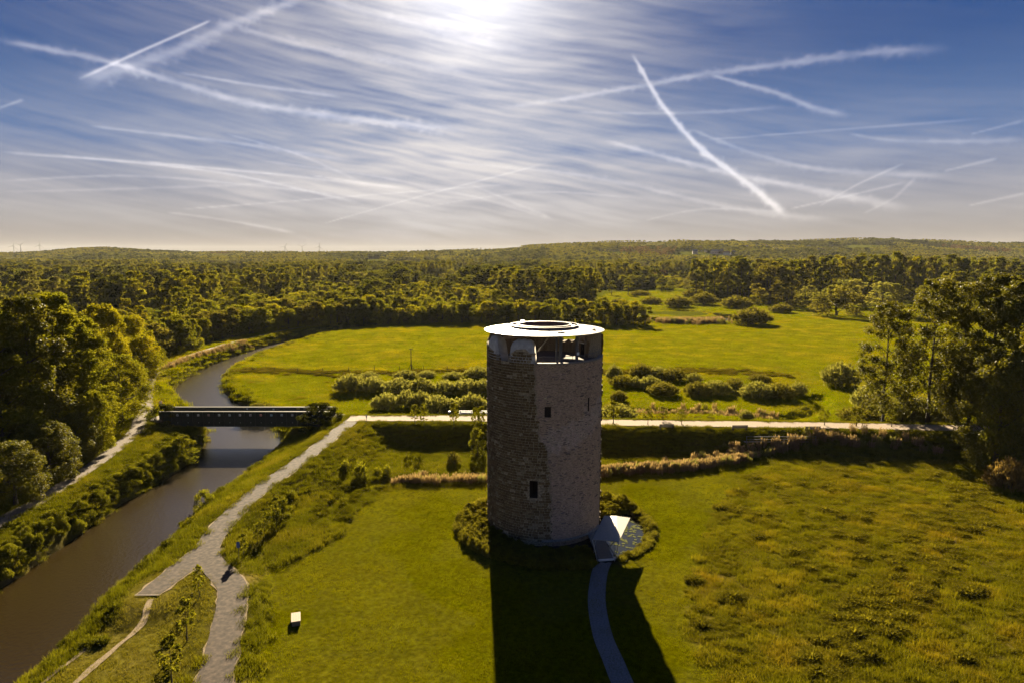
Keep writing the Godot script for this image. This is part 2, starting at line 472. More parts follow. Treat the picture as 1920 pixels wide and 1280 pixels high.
func make_sky() -> Sky:
	var w := 4096
	var hgt := 2048
	var haze := FastNoiseLite.new()
	haze.seed = 11
	haze.frequency = 0.09
	haze.fractal_octaves = 4
	var streak := FastNoiseLite.new()
	streak.seed = 5
	streak.frequency = 0.16
	streak.fractal_octaves = 5
	# the whole dome coarsely, then the part in front of the lens finely, by the same formula
	var im := Image.create(w / 16, hgt / 16, false, Image.FORMAT_RGBF)
	for y in im.get_height():
		for x in im.get_width():
			var c := sky_color((x + 0.5) * 360.0 / im.get_width() - 180.0, 90.0 - (y + 0.5) * 180.0 / im.get_height(), haze, streak)
			if y >= im.get_height() / 2: c = Color(0.10, 0.095, 0.06)
			im.set_pixel(x, y, c)
	im.resize(w, hgt, Image.INTERPOLATE_BILINEAR)
	var k := w / 360.0
	var left := int(w / 2 - 50 * k)
	var right := int(w / 2 + 50 * k)
	var top := int(hgt / 2 - 27 * k)
	for y in range(top, hgt / 2):
		for x in range(left, right):
			var c := sky_color((x + 0.5) / k - 180.0, 90.0 - (y + 0.5) / k, haze, streak)
			var share := minf(1.0, minf(x - left, right - x) / 90.0) * minf(1.0, (y - top) / 50.0)
			im.set_pixel(x, y, c if share >= 1.0 else im.get_pixel(x, y).lerp(c, share))
	# vapour trails: bearing and height in degrees, then width (degrees) and strength
	for trail in [
		[[Vector2(-22.69, 16.57), Vector2(-27.26, 14.11), Vector2(-31.29, 11.78)], 0.085, 1.0, 0.0], [[Vector2(-16.09, 18.66), Vector2(-21.50, 16.43), Vector2(-25.19, 14.29), Vector2(-31.95, 11.33)], 0.75, 0.34, 1.0],
		[[Vector2(-36.14, 13.52), Vector2(-29.62, 13.07), Vector2(-22.13, 11.46), Vector2(-15.21, 10.65), Vector2(-2.60, 9.79)], 0.5, 0.42, 1.0], [[Vector2(-25.28, 12.87), Vector2(-19.83, 12.45), Vector2(-13.14, 12.03)], 0.2, 0.32, 0.6],
		[[Vector2(-36.41, 6.61), Vector2(-28.41, 6.45), Vector2(-21.28, 5.84), Vector2(-11.71, 3.88)], 0.16, 0.42, 0.5], [[Vector2(-33.50, 6.64), Vector2(-21.27, 6.24), Vector2(-7.85, 5.12)], 0.16, 0.30, 0.5],
		[[Vector2(-15.51, 2.28), Vector2(-6.99, 4.74), Vector2(3.27, 7.39)], 0.10, 0.42, 0.2], [[Vector2(-25.84, 3.22), Vector2(-11.27, 4.69), Vector2(0.88, 5.72)], 0.10, 0.30, 0.3], [[Vector2(-26.56, 3.01), Vector2(-22.58, 2.54), Vector2(-17.16, 1.55)], 0.18, 0.25, 0.7],
		[[Vector2(9.46, 15.40), Vector2(10.19, 14.35), Vector2(11.92, 11.58), Vector2(14.47, 8.70), Vector2(16.14, 7.24), Vector2(18.60, 5.46), Vector2(20.82, 3.55), Vector2(22.02, 2.31)], 0.40, 0.85, 0.9],
		[[Vector2(-1.30, 11.42), Vector2(8.13, 12.69), Vector2(16.30, 13.64), Vector2(26.93, 13.98), Vector2(32.09, 13.51)], 0.42, 0.32, 1.0], [[Vector2(15.51, 13.50), Vector2(20.62, 11.84), Vector2(22.90, 10.73), Vector2(25.81, 9.80)], 0.33, 0.34, 0.8],
		[[Vector2(14.88, 8.77), Vector2(24.08, 8.97), Vector2(34.23, 8.95)], 0.11, 0.22, 0.3], [[Vector2(7.35, 9.03), Vector2(16.57, 6.42), Vector2(24.32, 4.55), Vector2(30.29, 3.13)], 0.42, 0.34, 0.9],
		[[Vector2(23.83, 3.47), Vector2(26.44, 5.05), Vector2(29.42, 6.39)], 0.13, 0.30, 0.6], [[Vector2(21.78, 3.36), Vector2(26.13, 4.29), Vector2(29.67, 5.08)], 0.11, 0.30, 0.5], [[Vector2(31.72, 5.66), Vector2(34.86, 6.33)], 0.13, 0.26, 0.6], [[Vector2(33.29, 3.24), Vector2(36.62, 3.98)], 0.12, 0.26, 0.5],
		[[Vector2(-31.19, 8.76), Vector2(-21.55, 8.25), Vector2(-12.87, 7.26)], 0.22, 0.24, 0.8], [[Vector2(-22.26, 8.90), Vector2(-16.93, 7.61), Vector2(-11.67, 5.39)], 0.16, 0.22, 0.7], [[Vector2(-14.91, 18.79), Vector2(-6.79, 17.10), Vector2(0.00, 15.72)], 0.7, 0.22, 1.0], [[Vector2(-21.14, 16.29), Vector2(-14.25, 15.26), Vector2(-2.58, 14.17)], 0.55, 0.22, 1.0],
		[[Vector2(-16.18, 6.10), Vector2(-8.71, 5.19)], 0.12, 0.34, 0.4], [[Vector2(-36.20, 9.26), Vector2(-34.58, 10.08)], 0.12, 0.35, 0.4], [[Vector2(-6.95, 7.48), Vector2(6.10, 6.23), Vector2(18.69, 3.31), Vector2(26.24, 2.47)], 0.3, 0.2, 1.0], [[Vector2(-36.62, 4.01), Vector2(-26.80, 4.76), Vector2(-15.39, 5.64)], 0.16, 0.16, 0.8],
		[[Vector2(-3.50, 5.62), Vector2(1.76, 3.49), Vector2(3.53, 2.75)], 0.2, 0.22, 0.9], [[Vector2(10.69, 2.58), Vector2(15.47, 3.49), Vector2(21.79, 3.12)], 0.13, 0.2, 0.8], [[Vector2(5.18, 11.18), Vector2(13.59, 10.84), Vector2(21.42, 10.84)], 0.2, 0.16, 0.9],
		[[Vector2(-10.91, 18.19), Vector2(-5.10, 16.97), Vector2(1.71, 15.52)], 0.5, 0.2, 1.0], [[Vector2(-36.56, 4.70), Vector2(-28.47, 5.52), Vector2(-19.40, 5.11), Vector2(-8.73, 4.09)], 0.14, 0.22, 0.7], [[Vector2(-7.87, 3.67), Vector2(1.76, 4.99), Vector2(10.43, 4.41)], 0.10, 0.22, 0.5], [[Vector2(14.03, 9.72), Vector2(19.29, 7.51), Vector2(24.60, 6.09), Vector2(32.69, 5.28)], 0.35, 0.2, 1.0], [[Vector2(25.52, 8.68), Vector2(29.32, 7.85), Vector2(36.36, 7.36)], 0.25, 0.2, 1.0], [[Vector2(33.10, 8.00), Vector2(36.12, 8.61)], 0.12, 0.25, 0.6], [[Vector2(-20.08, 7.08), Vector2(-11.23, 6.15), Vector2(-2.63, 4.48), Vector2(4.41, 2.40)], 0.16, 0.22, 0.8], [[Vector2(-28.40, 6.63), Vector2(-22.39, 6.27), Vector2(-16.99, 6.00)], 0.1, 0.25, 0.5], [[Vector2(26.91, 2.92), Vector2(28.90, 4.00), Vector2(30.14, 5.43)], 0.16, 0.18, 0.9]]:
		draw_trail(im, k, trail[0], trail[1], trail[2], trail[3], haze)
	var turned := Image.create(w, hgt, false, Image.FORMAT_RGBF)   # a panorama begins at -z
	turned.blit_rect(im, Rect2i(w / 2, 0, w / 2, hgt), Vector2i(0, 0))
	turned.blit_rect(im, Rect2i(0, 0, w / 2, hgt), Vector2i(w / 2, 0))
	var sky := Sky.new()
	var pm := PanoramaSkyMaterial.new()
	pm.panorama = ImageTexture.create_from_image(turned)
	pm.energy_multiplier = 1.0 / EXPOSURE
	sky.sky_material = pm
	return sky

func draw_trail(im: Image, k: float, pts: Array, width: float, strength: float, ragged: float, noise: FastNoiseLite) -> void:
	var line := PackedVector3Array()
	var total := 0.0
	for q in pts.size():
		if q > 0: total += pts[q].distance_to(pts[q - 1])
		line.append(Vector3(pts[q].x, total, pts[q].y))
	var rough := smooth_line(line, 3.0)
	line = smooth_line(line, 0.4)
	var reach := width * 2.2 + 0.2
	var done := {}
	for p in line:
		for y in range(int((90.0 - p.z - reach) * k), int((90.0 - p.z + reach) * k) + 1):
			for x in range(int((180.0 + p.x - reach) * k), int((180.0 + p.x + reach) * k) + 1):
				var key := y * 8192 + x
				if done.has(key): continue
				done[key] = true
				var az := (x + 0.5) / k - 180.0
				var el := 90.0 - (y + 0.5) / k
				if el < 0.2 or y < 0: continue
				var d := near(rough, az, el)
				var along := d.y / total
				var wob := 1.0 + ragged * 0.7 * noise.get_noise_2d(az * 11.0, el * 11.0)
				var soft := d.x * wob / (width * 0.78 * (0.55 + 0.6 * along if ragged > 0.0 else 1.0 + 0.5 * along))
				var a := 1.3 * strength * exp(-soft * soft * 1.8) * smoothstep(0.0, 0.06, along) * (1.0 - smoothstep(0.86, 1.0, along) * (1.0 if ragged > 0.0 else 0.8))
				a *= clampf(1.0 + ragged * 0.7 * noise.get_noise_2d(az * 3.0 + 50.0, el * 9.0), 0.25, 1.4)
				if a > 0.01:
					var c := im.get_pixel(x, y)
					a = minf(a, 0.95)
					im.set_pixel(x, y, c + Color(0.52, 0.475, 0.435) * (a * (1.0 if c.r < 0.5 else 0.6)))

# ---------------------------------------------------------------- plants
func leaf(t: Tris, at: Vector3, out: Vector3, s: float, slim: float, squash: float) -> void:
	var a := Vector3(rnd(-1, 1), rnd(-1, 1), rnd(-1, 1)).normalized()
	var n := (out * 0.7 + a).normalized()
	var u := n.cross(Vector3(rnd(-1, 1), rnd(-1, 1), rnd(-1, 1))).normalized() * s * 0.5
	var w := n.cross(u).normalized() * s * 0.5 * slim
	var q := Vector3(1.0 / squash, 1.0, 1.0 / squash)
	t.quad((at - u) * q, (at + w) * q, (at + u) * q, (at - w) * q)

# a crown of leaf sprays round many small lobes, height 1 and width 1 in its own axes; aspect = width / height as grown
func crown(aspect: float, low: float, lobes: int, leaves: int, size: float, taper: float, open := 0.0) -> ArrayMesh:
	var t := Tris.new()
	var per := leaves / lobes
	for k in lobes:
		var y := lerpf(low, 0.97, pow(rnd(0, 1), 0.9))
		var f := (y - low) / (1.0 - low)
		var wide := aspect * 0.5 * lerpf(pow(maxf(sin(PI * clampf(0.12 + 0.86 * f, 0.0, 1.0)), 0.0), 0.6), sqrt(1.0 - f * f * 0.96), taper)
		var ang := TAU * (k * 0.618 + rnd(-0.08, 0.08))
		var rad := wide * sqrt(rnd(0.15, 1.0))
		var lr := aspect * rnd(0.6, 1.25) * (0.17 if lobes < 60 else (0.13 if lobes < 120 else 0.115)) * (1.0 - 0.3 * f)
		lr = minf(lr, wide * 0.75 + 0.02)
		rad = maxf(0.0, minf(rad, wide - lr * 0.6))
		var c := Vector3(cos(ang) * rad, minf(y, 1.0 - lr * 0.8), sin(ang) * rad)
		var tone := rnd(0.78, 1.0)
		var warm := rnd(-0.06, 0.06)
		for q in int(per * rnd(0.6, 1.4)):
			var d := Vector3(rnd(-1, 1), rnd(-0.8, 1), rnd(-1, 1)).normalized()
			var r := lr * (1.0 - pow(rnd(0, 1), 2.0) * (0.55 + open))
			var g := tone * rnd(0.72, 1.0)
			t.col = Color(g * (1.0 + warm), g, g * rnd(0.6, 1.0))
			leaf(t, c + d * r * Vector3(1, 0.85, 1), d, size * rnd(0.7, 1.3), 0.62, aspect)
	return t.mesh()

# a willow or sedge bush: fans of slim upright leaves from a low stool, dome shaped, height 1 and width 1
func willow(aspect: float, leaves: int, size: float, shoots: int) -> ArrayMesh:
	var t := Tris.new()
	var s := Vector3(1.0 / aspect, 1.0, 1.0 / aspect)
	for k in shoots:
		var a := TAU * k * 0.618 + rnd(-.2, .2)
		var r := sqrt((k + 0.5) / shoots)
		var root := Vector3(cos(a), 0, sin(a)) * r * aspect * 0.30
		var reach := 1.0 - 0.62 * pow(r, 2.2)
		var tip := root + Vector3(cos(a) * r * aspect * 0.20, reach * rnd(.78, 1.0), sin(a) * r * aspect * 0.20)
		var tone := rnd(.7, 1.0)
		for q in leaves / shoots:
			var f := sqrt(rnd(0.02, 1.0))
			var fat := size * (1.25 - 0.8 * f)
			var at := root.lerp(tip, f) + Vector3(rnd(-1, 1), rnd(-.5, .5), rnd(-1, 1)) * fat
			var g := tone * rnd(0.68, 1.0)
			t.col = Color(g * rnd(0.93, 1.05), g, g * rnd(0.7, 1.0))
			var up := ((tip - root).normalized() + Vector3(rnd(-.6, .6), rnd(-.2, .4), rnd(-.6, .6))).normalized() * size * rnd(0.6, 1.3)
			var side := up.cross(Vector3(rnd(-1, 1), rnd(-.3, .3), rnd(-1, 1))).normalized() * size * 0.2
			t.quad((at - up * 0.4) * s, (at + side) * s, (at + up * 0.6) * s, (at - side) * s)
	return t.mesh()

func stems(aspect: float, count: int, top: float) -> ArrayMesh:
	var t := Tris.new()
	for k in count:
		var a := TAU * k / count + rnd(-.3, .3)
		var o := Vector3(cos(a), 0, sin(a))
		var s := Vector3(1.0 / aspect, 1, 1.0 / aspect)
		t.tube(o * 0.03 * s, (o * aspect * 0.3 * rnd(.5, 1) + Vector3.UP * top) * s, 0.02, 0.006, 5, false)
	return t.mesh()

# a trunk with limbs; height 1, and width 1 = the crown's
func trunk(aspect: float, thick: float, top: float, limbs: int, low: float) -> ArrayMesh:
	var t := Tris.new()
	var s := Vector3(1.0 / aspect, 1, 1.0 / aspect)
	var p := Vector3.ZERO
	var parts := 6
	for k in parts:
		var q := Vector3(rnd(-.01, .01) * aspect, top * (k + 1) / parts, rnd(-.01, .01) * aspect)
		var r0 := thick * (1.0 - 0.85 * k / parts) * (1.35 if k == 0 else 1.0)
		var r1 := thick * (1.0 - 0.85 * (k + 1) / parts)
		var sides := 8
		for e in sides:
			var d0 := Vector3(cos(TAU * e / sides), 0, sin(TAU * e / sides))
			var d1 := Vector3(cos(TAU * (e + 1) / sides), 0, sin(TAU * (e + 1) / sides))
			t.quad((p + d0 * r0) * s, (p + d1 * r0) * s, (q + d1 * r1) * s, (q + d0 * r1) * s)
		p = q
	for k in limbs:
		var y := lerpf(low, top * 0.9, float(k) / limbs)
		var a := TAU * k * 0.618
		var out := Vector3(cos(a) * aspect * rnd(.24, .4), rnd(.1, .2), sin(a) * aspect * rnd(.24, .4))
		t.tube(Vector3(0, y, 0), Vector3(0, y, 0) + out * s, thick * 0.35, thick * 0.08, 5, false)
	return t.mesh()

# one sheaf of grass blades covering about "spread" metres
func sward(blades: int, spread: float, low: float, high: float, wide: float, lean: float) -> ArrayMesh:
	var t := Tris.new()
	for k in blades:
		var p := Vector3(rnd(-.5, .5) * spread, -0.03, rnd(-.5, .5) * spread)
		var a := rnd(0, TAU)
		var h := rnd(low, high)
		var side := Vector3(cos(a), 0, sin(a)) * wide * rnd(.6, 1.2) * 0.5
		var tip := p + Vector3(rnd(-1, 1) * lean * h, h, rnd(-1, 1) * lean * h)
		var g := rnd(0.62, 1.0)
		t.col = Color(g * rnd(.92, 1.06), g, g * rnd(.6, 1.0))
		t.tri(p - side, p + side, tip)
	return t.mesh()

# a tussock: a dome of arching blades
func tussock(blades: int, high: float) -> ArrayMesh:
	var t := Tris.new()
	for k in blades:
		var a := rnd(0, TAU)
		var o := Vector3(cos(a), 0, sin(a))
		var r := sqrt(rnd(0, 1)) * 0.5
		var p := o * r * 0.7 + Vector3.DOWN * 0.05
		var side := Vector3(-o.z, 0, o.x).rotated(Vector3.UP, rnd(-.8, .8)) * 0.045
		var mid := p + o * r * 0.5 + Vector3.UP * high * rnd(.6, 1.0) * (1.1 - r)
		var tip := mid + o * 0.22 * rnd(.3, 1.0) + Vector3.UP * high * rnd(-.25, .3)
		var g := rnd(0.6, 1.0)
		t.col = Color(g, g, g * rnd(.6, 1.0))
		t.quad(p - side, p + side, mid + side * .8, mid - side * .8)
		t.tri(mid - side * .8, mid + side * .8, tip)
	return t.mesh()

# standing reeds: pale stalks with a plume
func reeds(count: int, spread: float, high: float) -> ArrayMesh:
	var t := Tris.new()
	for k in count:
		var p := Vector3(rnd(-.5, .5) * spread, -0.05, rnd(-.5, .5) * spread)
		var h := high * rnd(.6, 1.0)
		var tip := p + Vector3(rnd(-.12, .12) * h, h, rnd(-.12, .12) * h)
		var a := rnd(0, TAU)
		var side := Vector3(cos(a), 0, sin(a)) * 0.022
		var g := rnd(.55, 1.0)
		t.col = Color(g, g * .9, g * .82)
		t.quad(p - side, p + side, tip + side * .6, tip - side * .6)
		for q in 2:
			var at := p.lerp(tip, rnd(.3, .85))
			var l := Vector3(rnd(-1, 1), rnd(.3, 1), rnd(-1, 1)).normalized() * rnd(.2, .45)
			var w := l.cross(Vector3(rnd(-1, 1), 0, rnd(-1, 1))).normalized() * .025
			t.tri(at - w, at + w, at + l)
		if rng.randf() < 0.4:
			t.col = Color(1, .93, .9)
			var w2 := side * 3.0
			t.quad(tip - Vector3.UP * .05, tip + w2 + Vector3.UP * .12, tip + Vector3(side.x, .34, side.z), tip - w2 + Vector3.UP * .12)
	return t.mesh()

var kinds := {}
var leaf_of := {}
var bark: StandardMaterial3D

func grow_kinds() -> void:
	rng.seed = 21
	bark = grain(mat(0.085, 0.065, 0.045, 0.95), 0.05, 0.6, 1.0, 0.6, 2.0, 9)
	kinds["poplar_near"] = [[crown(.40, .10, 240, 34000, .0135, .25, .5), trunk(.40, .013, .86, 16, .16)], [crown(.36, .08, 230, 32000, .0135, .3, .5), trunk(.36, .012, .86, 16, .14)], [crown(.44, .14, 200, 20000, .0145, .2, .7), trunk(.44, .012, .88, 18, .2)]]
	kinds["broad_near"] = [[crown(.80, .08, 150, 28000, .020, .35, .4), trunk(.8, .026, .75, 14, .22)], [crown(.70, .05, 150, 28000, .020, .45, .4), trunk(.7, .024, .75, 14, .18)]]
	kinds["broad"] = [[crown(.9, .12, 26, 3000, .05, .4), trunk(.9, .03, .7, 7, .2)], [crown(.75, .1, 26, 3000, .046, .5), trunk(.75, .026, .7, 7, .2)], [crown(.62, .08, 26, 3000, .042, .5), trunk(.62, .024, .75, 7, .2)], [crown(1.0, .06, 30, 3200, .055, .6), trunk(1.0, .03, .65, 7, .15)]]
	kinds["poplar"] = [[crown(.34, .16, 30, 2800, .032, .4), trunk(.34, .014, .85, 8, .2)], [crown(.4, .22, 28, 2600, .034, .3, .2), trunk(.4, .014, .85, 8, .25)]]
	kinds["low"] = [[crown(1.0, .0, 30, 3000, .06, .85), trunk(1.0, .03, .5, 6, .05)], [crown(1.3, .0, 34, 3200, .066, .9), trunk(1.3, .035, .5, 6, .05)]]
	kinds["far"] = [[crown(.85, .05, 14, 420, .14, .6), null], [crown(1.0, .0, 14, 420, .15, .75), null], [crown(.55, .05, 12, 340, .11, .55), null]]
	kinds["willow"] = [[willow(1.5, 2600, .13, 70), stems(1.5, 7, .5)], [willow(1.7, 2700, .13, 60), stems(1.7, 9, .4)], [willow(1.2, 2000, .12, 36), stems(1.2, 8, .5)]]
	kinds["tuft"] = [[willow(.8, 420, .17, 14), stems(.8, 5, .5)], [willow(1.0, 460, .17, 16), stems(1.0, 5, .5)]]
	kinds["sapling"] = [[crown(.36, .34, 60, 1000, .05, .3, .45), trunk(.36, .014, .9, 6, .4)], [crown(.44, .30, 60, 1000, .05, .4, .45), trunk(.44, .014, .9, 6, .38)]]
	leaf_of = {
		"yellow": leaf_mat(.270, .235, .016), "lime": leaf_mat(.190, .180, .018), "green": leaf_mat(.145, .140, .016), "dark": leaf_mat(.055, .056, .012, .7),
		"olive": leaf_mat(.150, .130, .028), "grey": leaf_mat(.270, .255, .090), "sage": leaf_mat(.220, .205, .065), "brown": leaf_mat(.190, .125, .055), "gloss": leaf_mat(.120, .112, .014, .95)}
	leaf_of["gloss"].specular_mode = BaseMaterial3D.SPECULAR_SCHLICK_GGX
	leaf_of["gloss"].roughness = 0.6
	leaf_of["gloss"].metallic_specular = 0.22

func plant(called: String, kind: String, which: int, leaves: String, x: float, z: float, high: float, wide: float, label: String, category: String, group := "", crown_name := "crown", trunk_name := "trunk") -> Node3D:
	var o := thing(called, label, category, on_ground(x, z, 0.12), rng.randf() * TAU, group)
	var k: Array = kinds[kind][which % kinds[kind].size()]
	o.scale = Vector3(wide, high, wide)
	if k[1]: part(trunk_name, k[1], bark, o)
	part(crown_name, k[0], leaf_of[leaves], o)
	return o

func nth(k: int) -> String:
	return "%d%s" % [k, "th" if k % 100 in [11, 12, 13] else ["th", "st", "nd", "rd", "th", "th", "th", "th", "th", "th"][k % 10]]

const TONE := {"yellow": "bright yellow", "lime": "yellow-green", "green": "green", "dark": "dark green", "olive": "olive", "grey": "pale grey-green", "sage": "grey-green", "brown": "brownish", "gloss": "dark glossy"}

# ---------------------------------------------------------------- the tower
func rim(a: float, r: float, y: float) -> Vector3:   # a in degrees, 0 towards the camera, + to the right
	return Vector3(sin(deg_to_rad(a)) * r, y, cos(deg_to_rad(a)) * r)

var seam := PackedVector2Array([Vector2(-2, 6), Vector2(5, 5), Vector2(9, 3), Vector2(10.6, 1), Vector2(12.4, 1), Vector2(12.7, -6), Vector2(15.4, -7), Vector2(15.8, -9), Vector2(23, -11)])
var tops := PackedVector2Array([Vector2(-273, 25.2), Vector2(-232, 25.3), Vector2(-226, 23.7), Vector2(-204, 23.5), Vector2(-198, 25.2), Vector2(-110, 25.2), Vector2(-96, 24.2), Vector2(-78, 23.9), Vector2(-64, 23.5), Vector2(-52, 23.2), Vector2(-49, 22.4), Vector2(-39, 22.4), Vector2(-37, 23.3), Vector2(-30, 24.0), Vector2(-20, 24.1), Vector2(-16, 23.6), Vector2(-10, 23.7)])

func step_at(t: PackedVector2Array, x: float) -> float:
	for k in t.size() - 1:
		if x <= t[k + 1].x: return lerpf(t[k].y, t[k + 1].y, clampf((x - t[k].x) / (t[k + 1].x - t[k].x), 0.0, 1.0))
	return t[t.size() - 1].y

func seam_at(y: float) -> float:
	return step_at(seam, y) + 1.6 * sin(y * 5.1) * sin(y * 1.7)

# a curved wall sheet in 2 degree columns with openings [a0, a1, y0, y1]; the columns end at the ragged seam
func curved(r: float, from: int, to: int, rows: PackedFloat32Array, holes: Array, to_seam: int, high: bool, tone: Callable) -> ArrayMesh:
	var t := Tris.new()
	var cols := (to - from) / 2 + 1
	for y in rows:
		for k in cols:
			var a := float(from + 2 * k)
			if to_seam < 0: a = minf(a, seam_at(y))
			elif to_seam > 0: a = maxf(a, seam_at(y))
			var yy := minf(y, step_at(tops, a)) if high else y
			t.v.append(rim(a, r, yy))
			t.n.append(rim(a, 1.0, 0.0))
			t.uv.append(Vector2(deg_to_rad(a) * r, -yy) / 4.48)
			t.c.append(tone.call(a, yy))
	for j in rows.size() - 1:
		for k in cols - 1:
			var a := from + 2 * k + 1.0
			var y := (rows[j] + rows[j + 1]) * 0.5
			var open := false
			for h in holes:
				if a > h[0] and a < h[1] and y > h[2] and y < h[3]: open = true
			if open: continue
			var b := j * cols + k
			if t.v[b].distance_to(t.v[b + 1]) < 0.001 and t.v[b + cols].distance_to(t.v[b + cols + 1]) < 0.001: continue
			if t.v[b].distance_to(t.v[b + cols]) < 0.001 and t.v[b + 1].distance_to(t.v[b + cols + 1]) < 0.001: continue
			t.i.append_array(PackedInt32Array([b, b + cols, b + 1, b + 1, b + cols, b + cols + 1]))
	return t.mesh()

func rows_between(y0: float, y1: float, step: float, extra: Array) -> PackedFloat32Array:
	var r := PackedFloat32Array()
	var y := y0
	while y < y1 - 0.01:
		r.append(y)
		y += step
	r.append(y1)
	for e in extra: r.append(e)
	r.sort()
	return r

func niche(a0: float, a1: float, y0: float, y1: float, r: float, deep: float) -> ArrayMesh:
	var t := Tris.new()
	var q := r - deep
	t.quad(rim(a0, q, y0), rim(a1, q, y0), rim(a1, q, y1), rim(a0, q, y1))
	t.quad(rim(a0, r, y0), rim(a0, q, y0), rim(a0, q, y1), rim(a0, r, y1))
	t.quad(rim(a1, q, y0), rim(a1, r, y0), rim(a1, r, y1), rim(a1, q, y1))
	t.quad(rim(a0, r, y0), rim(a1, r, y0), rim(a1, q, y0), rim(a0, q, y0))
	t.quad(rim(a0, q, y1), rim(a1, q, y1), rim(a1, r, y1), rim(a0, r, y1))
	return t.mesh()

func block(w: float, h: float, d: float, cut: float) -> ArrayMesh:   # a dressed stone, its face towards +z with worn edges
	var t := Tris.new()
	var p := [Vector3(-w, -h, 0), Vector3(w, -h, 0), Vector3(w, h, 0), Vector3(-w, h, 0)]
	var f := []
	for q in 4: f.append(Vector3(p[q].x * 0.5 - signf(p[q].x) * cut, p[q].y * 0.5 - signf(p[q].y) * cut, d))
	for q in 4: p[q] = p[q] * 0.5
	t.quad(f[3], f[2], f[1], f[0])
	for q in 4:
		t.quad(p[q], f[q], f[(q + 1) % 4], p[(q + 1) % 4])
	return t.mesh()

func brick_texture() -> ImageTexture:
	var im := Image.create(512, 512, false, Image.FORMAT_RGB8)
	im.fill(Color(0.66, 0.60, 0.55))
	var r := RandomNumberGenerator.new()
	r.seed = 4
	for j in 64:
		var x := -r.randi_range(0, 22)
		while x < 512:
			var w := r.randi_range(18, 26)
			var g := r.randf_range(0.54, 0.78)
			if r.randf() < 0.05: g *= 0.55
			var c := Color(g, g * r.randf_range(0.86, 0.92), g * r.randf_range(0.78, 0.88))
			im.fill_rect(Rect2i(x + 1, j * 8 + 1, w - 2, 6), c)
			x += w
	return ImageTexture.create_from_image(im)

func lathe(profile: PackedVector2Array, a0: float, a1: float, step: float) -> ArrayMesh:   # profile of (radius, y)
	var t := Tris.new()
	var a := a0
	var n := int(ceil((a1 - a0) / step))
	for k in n:
		var b0 := lerpf(a0, a1, float(k) / n)
		var b1 := lerpf(a0, a1, float(k + 1) / n)
		for q in profile.size() - 1:
			t.quad(rim(b0, profile[q].x, profile[q].y), rim(b0, profile[q + 1].x, profile[q + 1].y), rim(b1, profile[q + 1].x, profile[q + 1].y), rim(b1, profile[q].x, profile[q].y))
	return t.mesh()

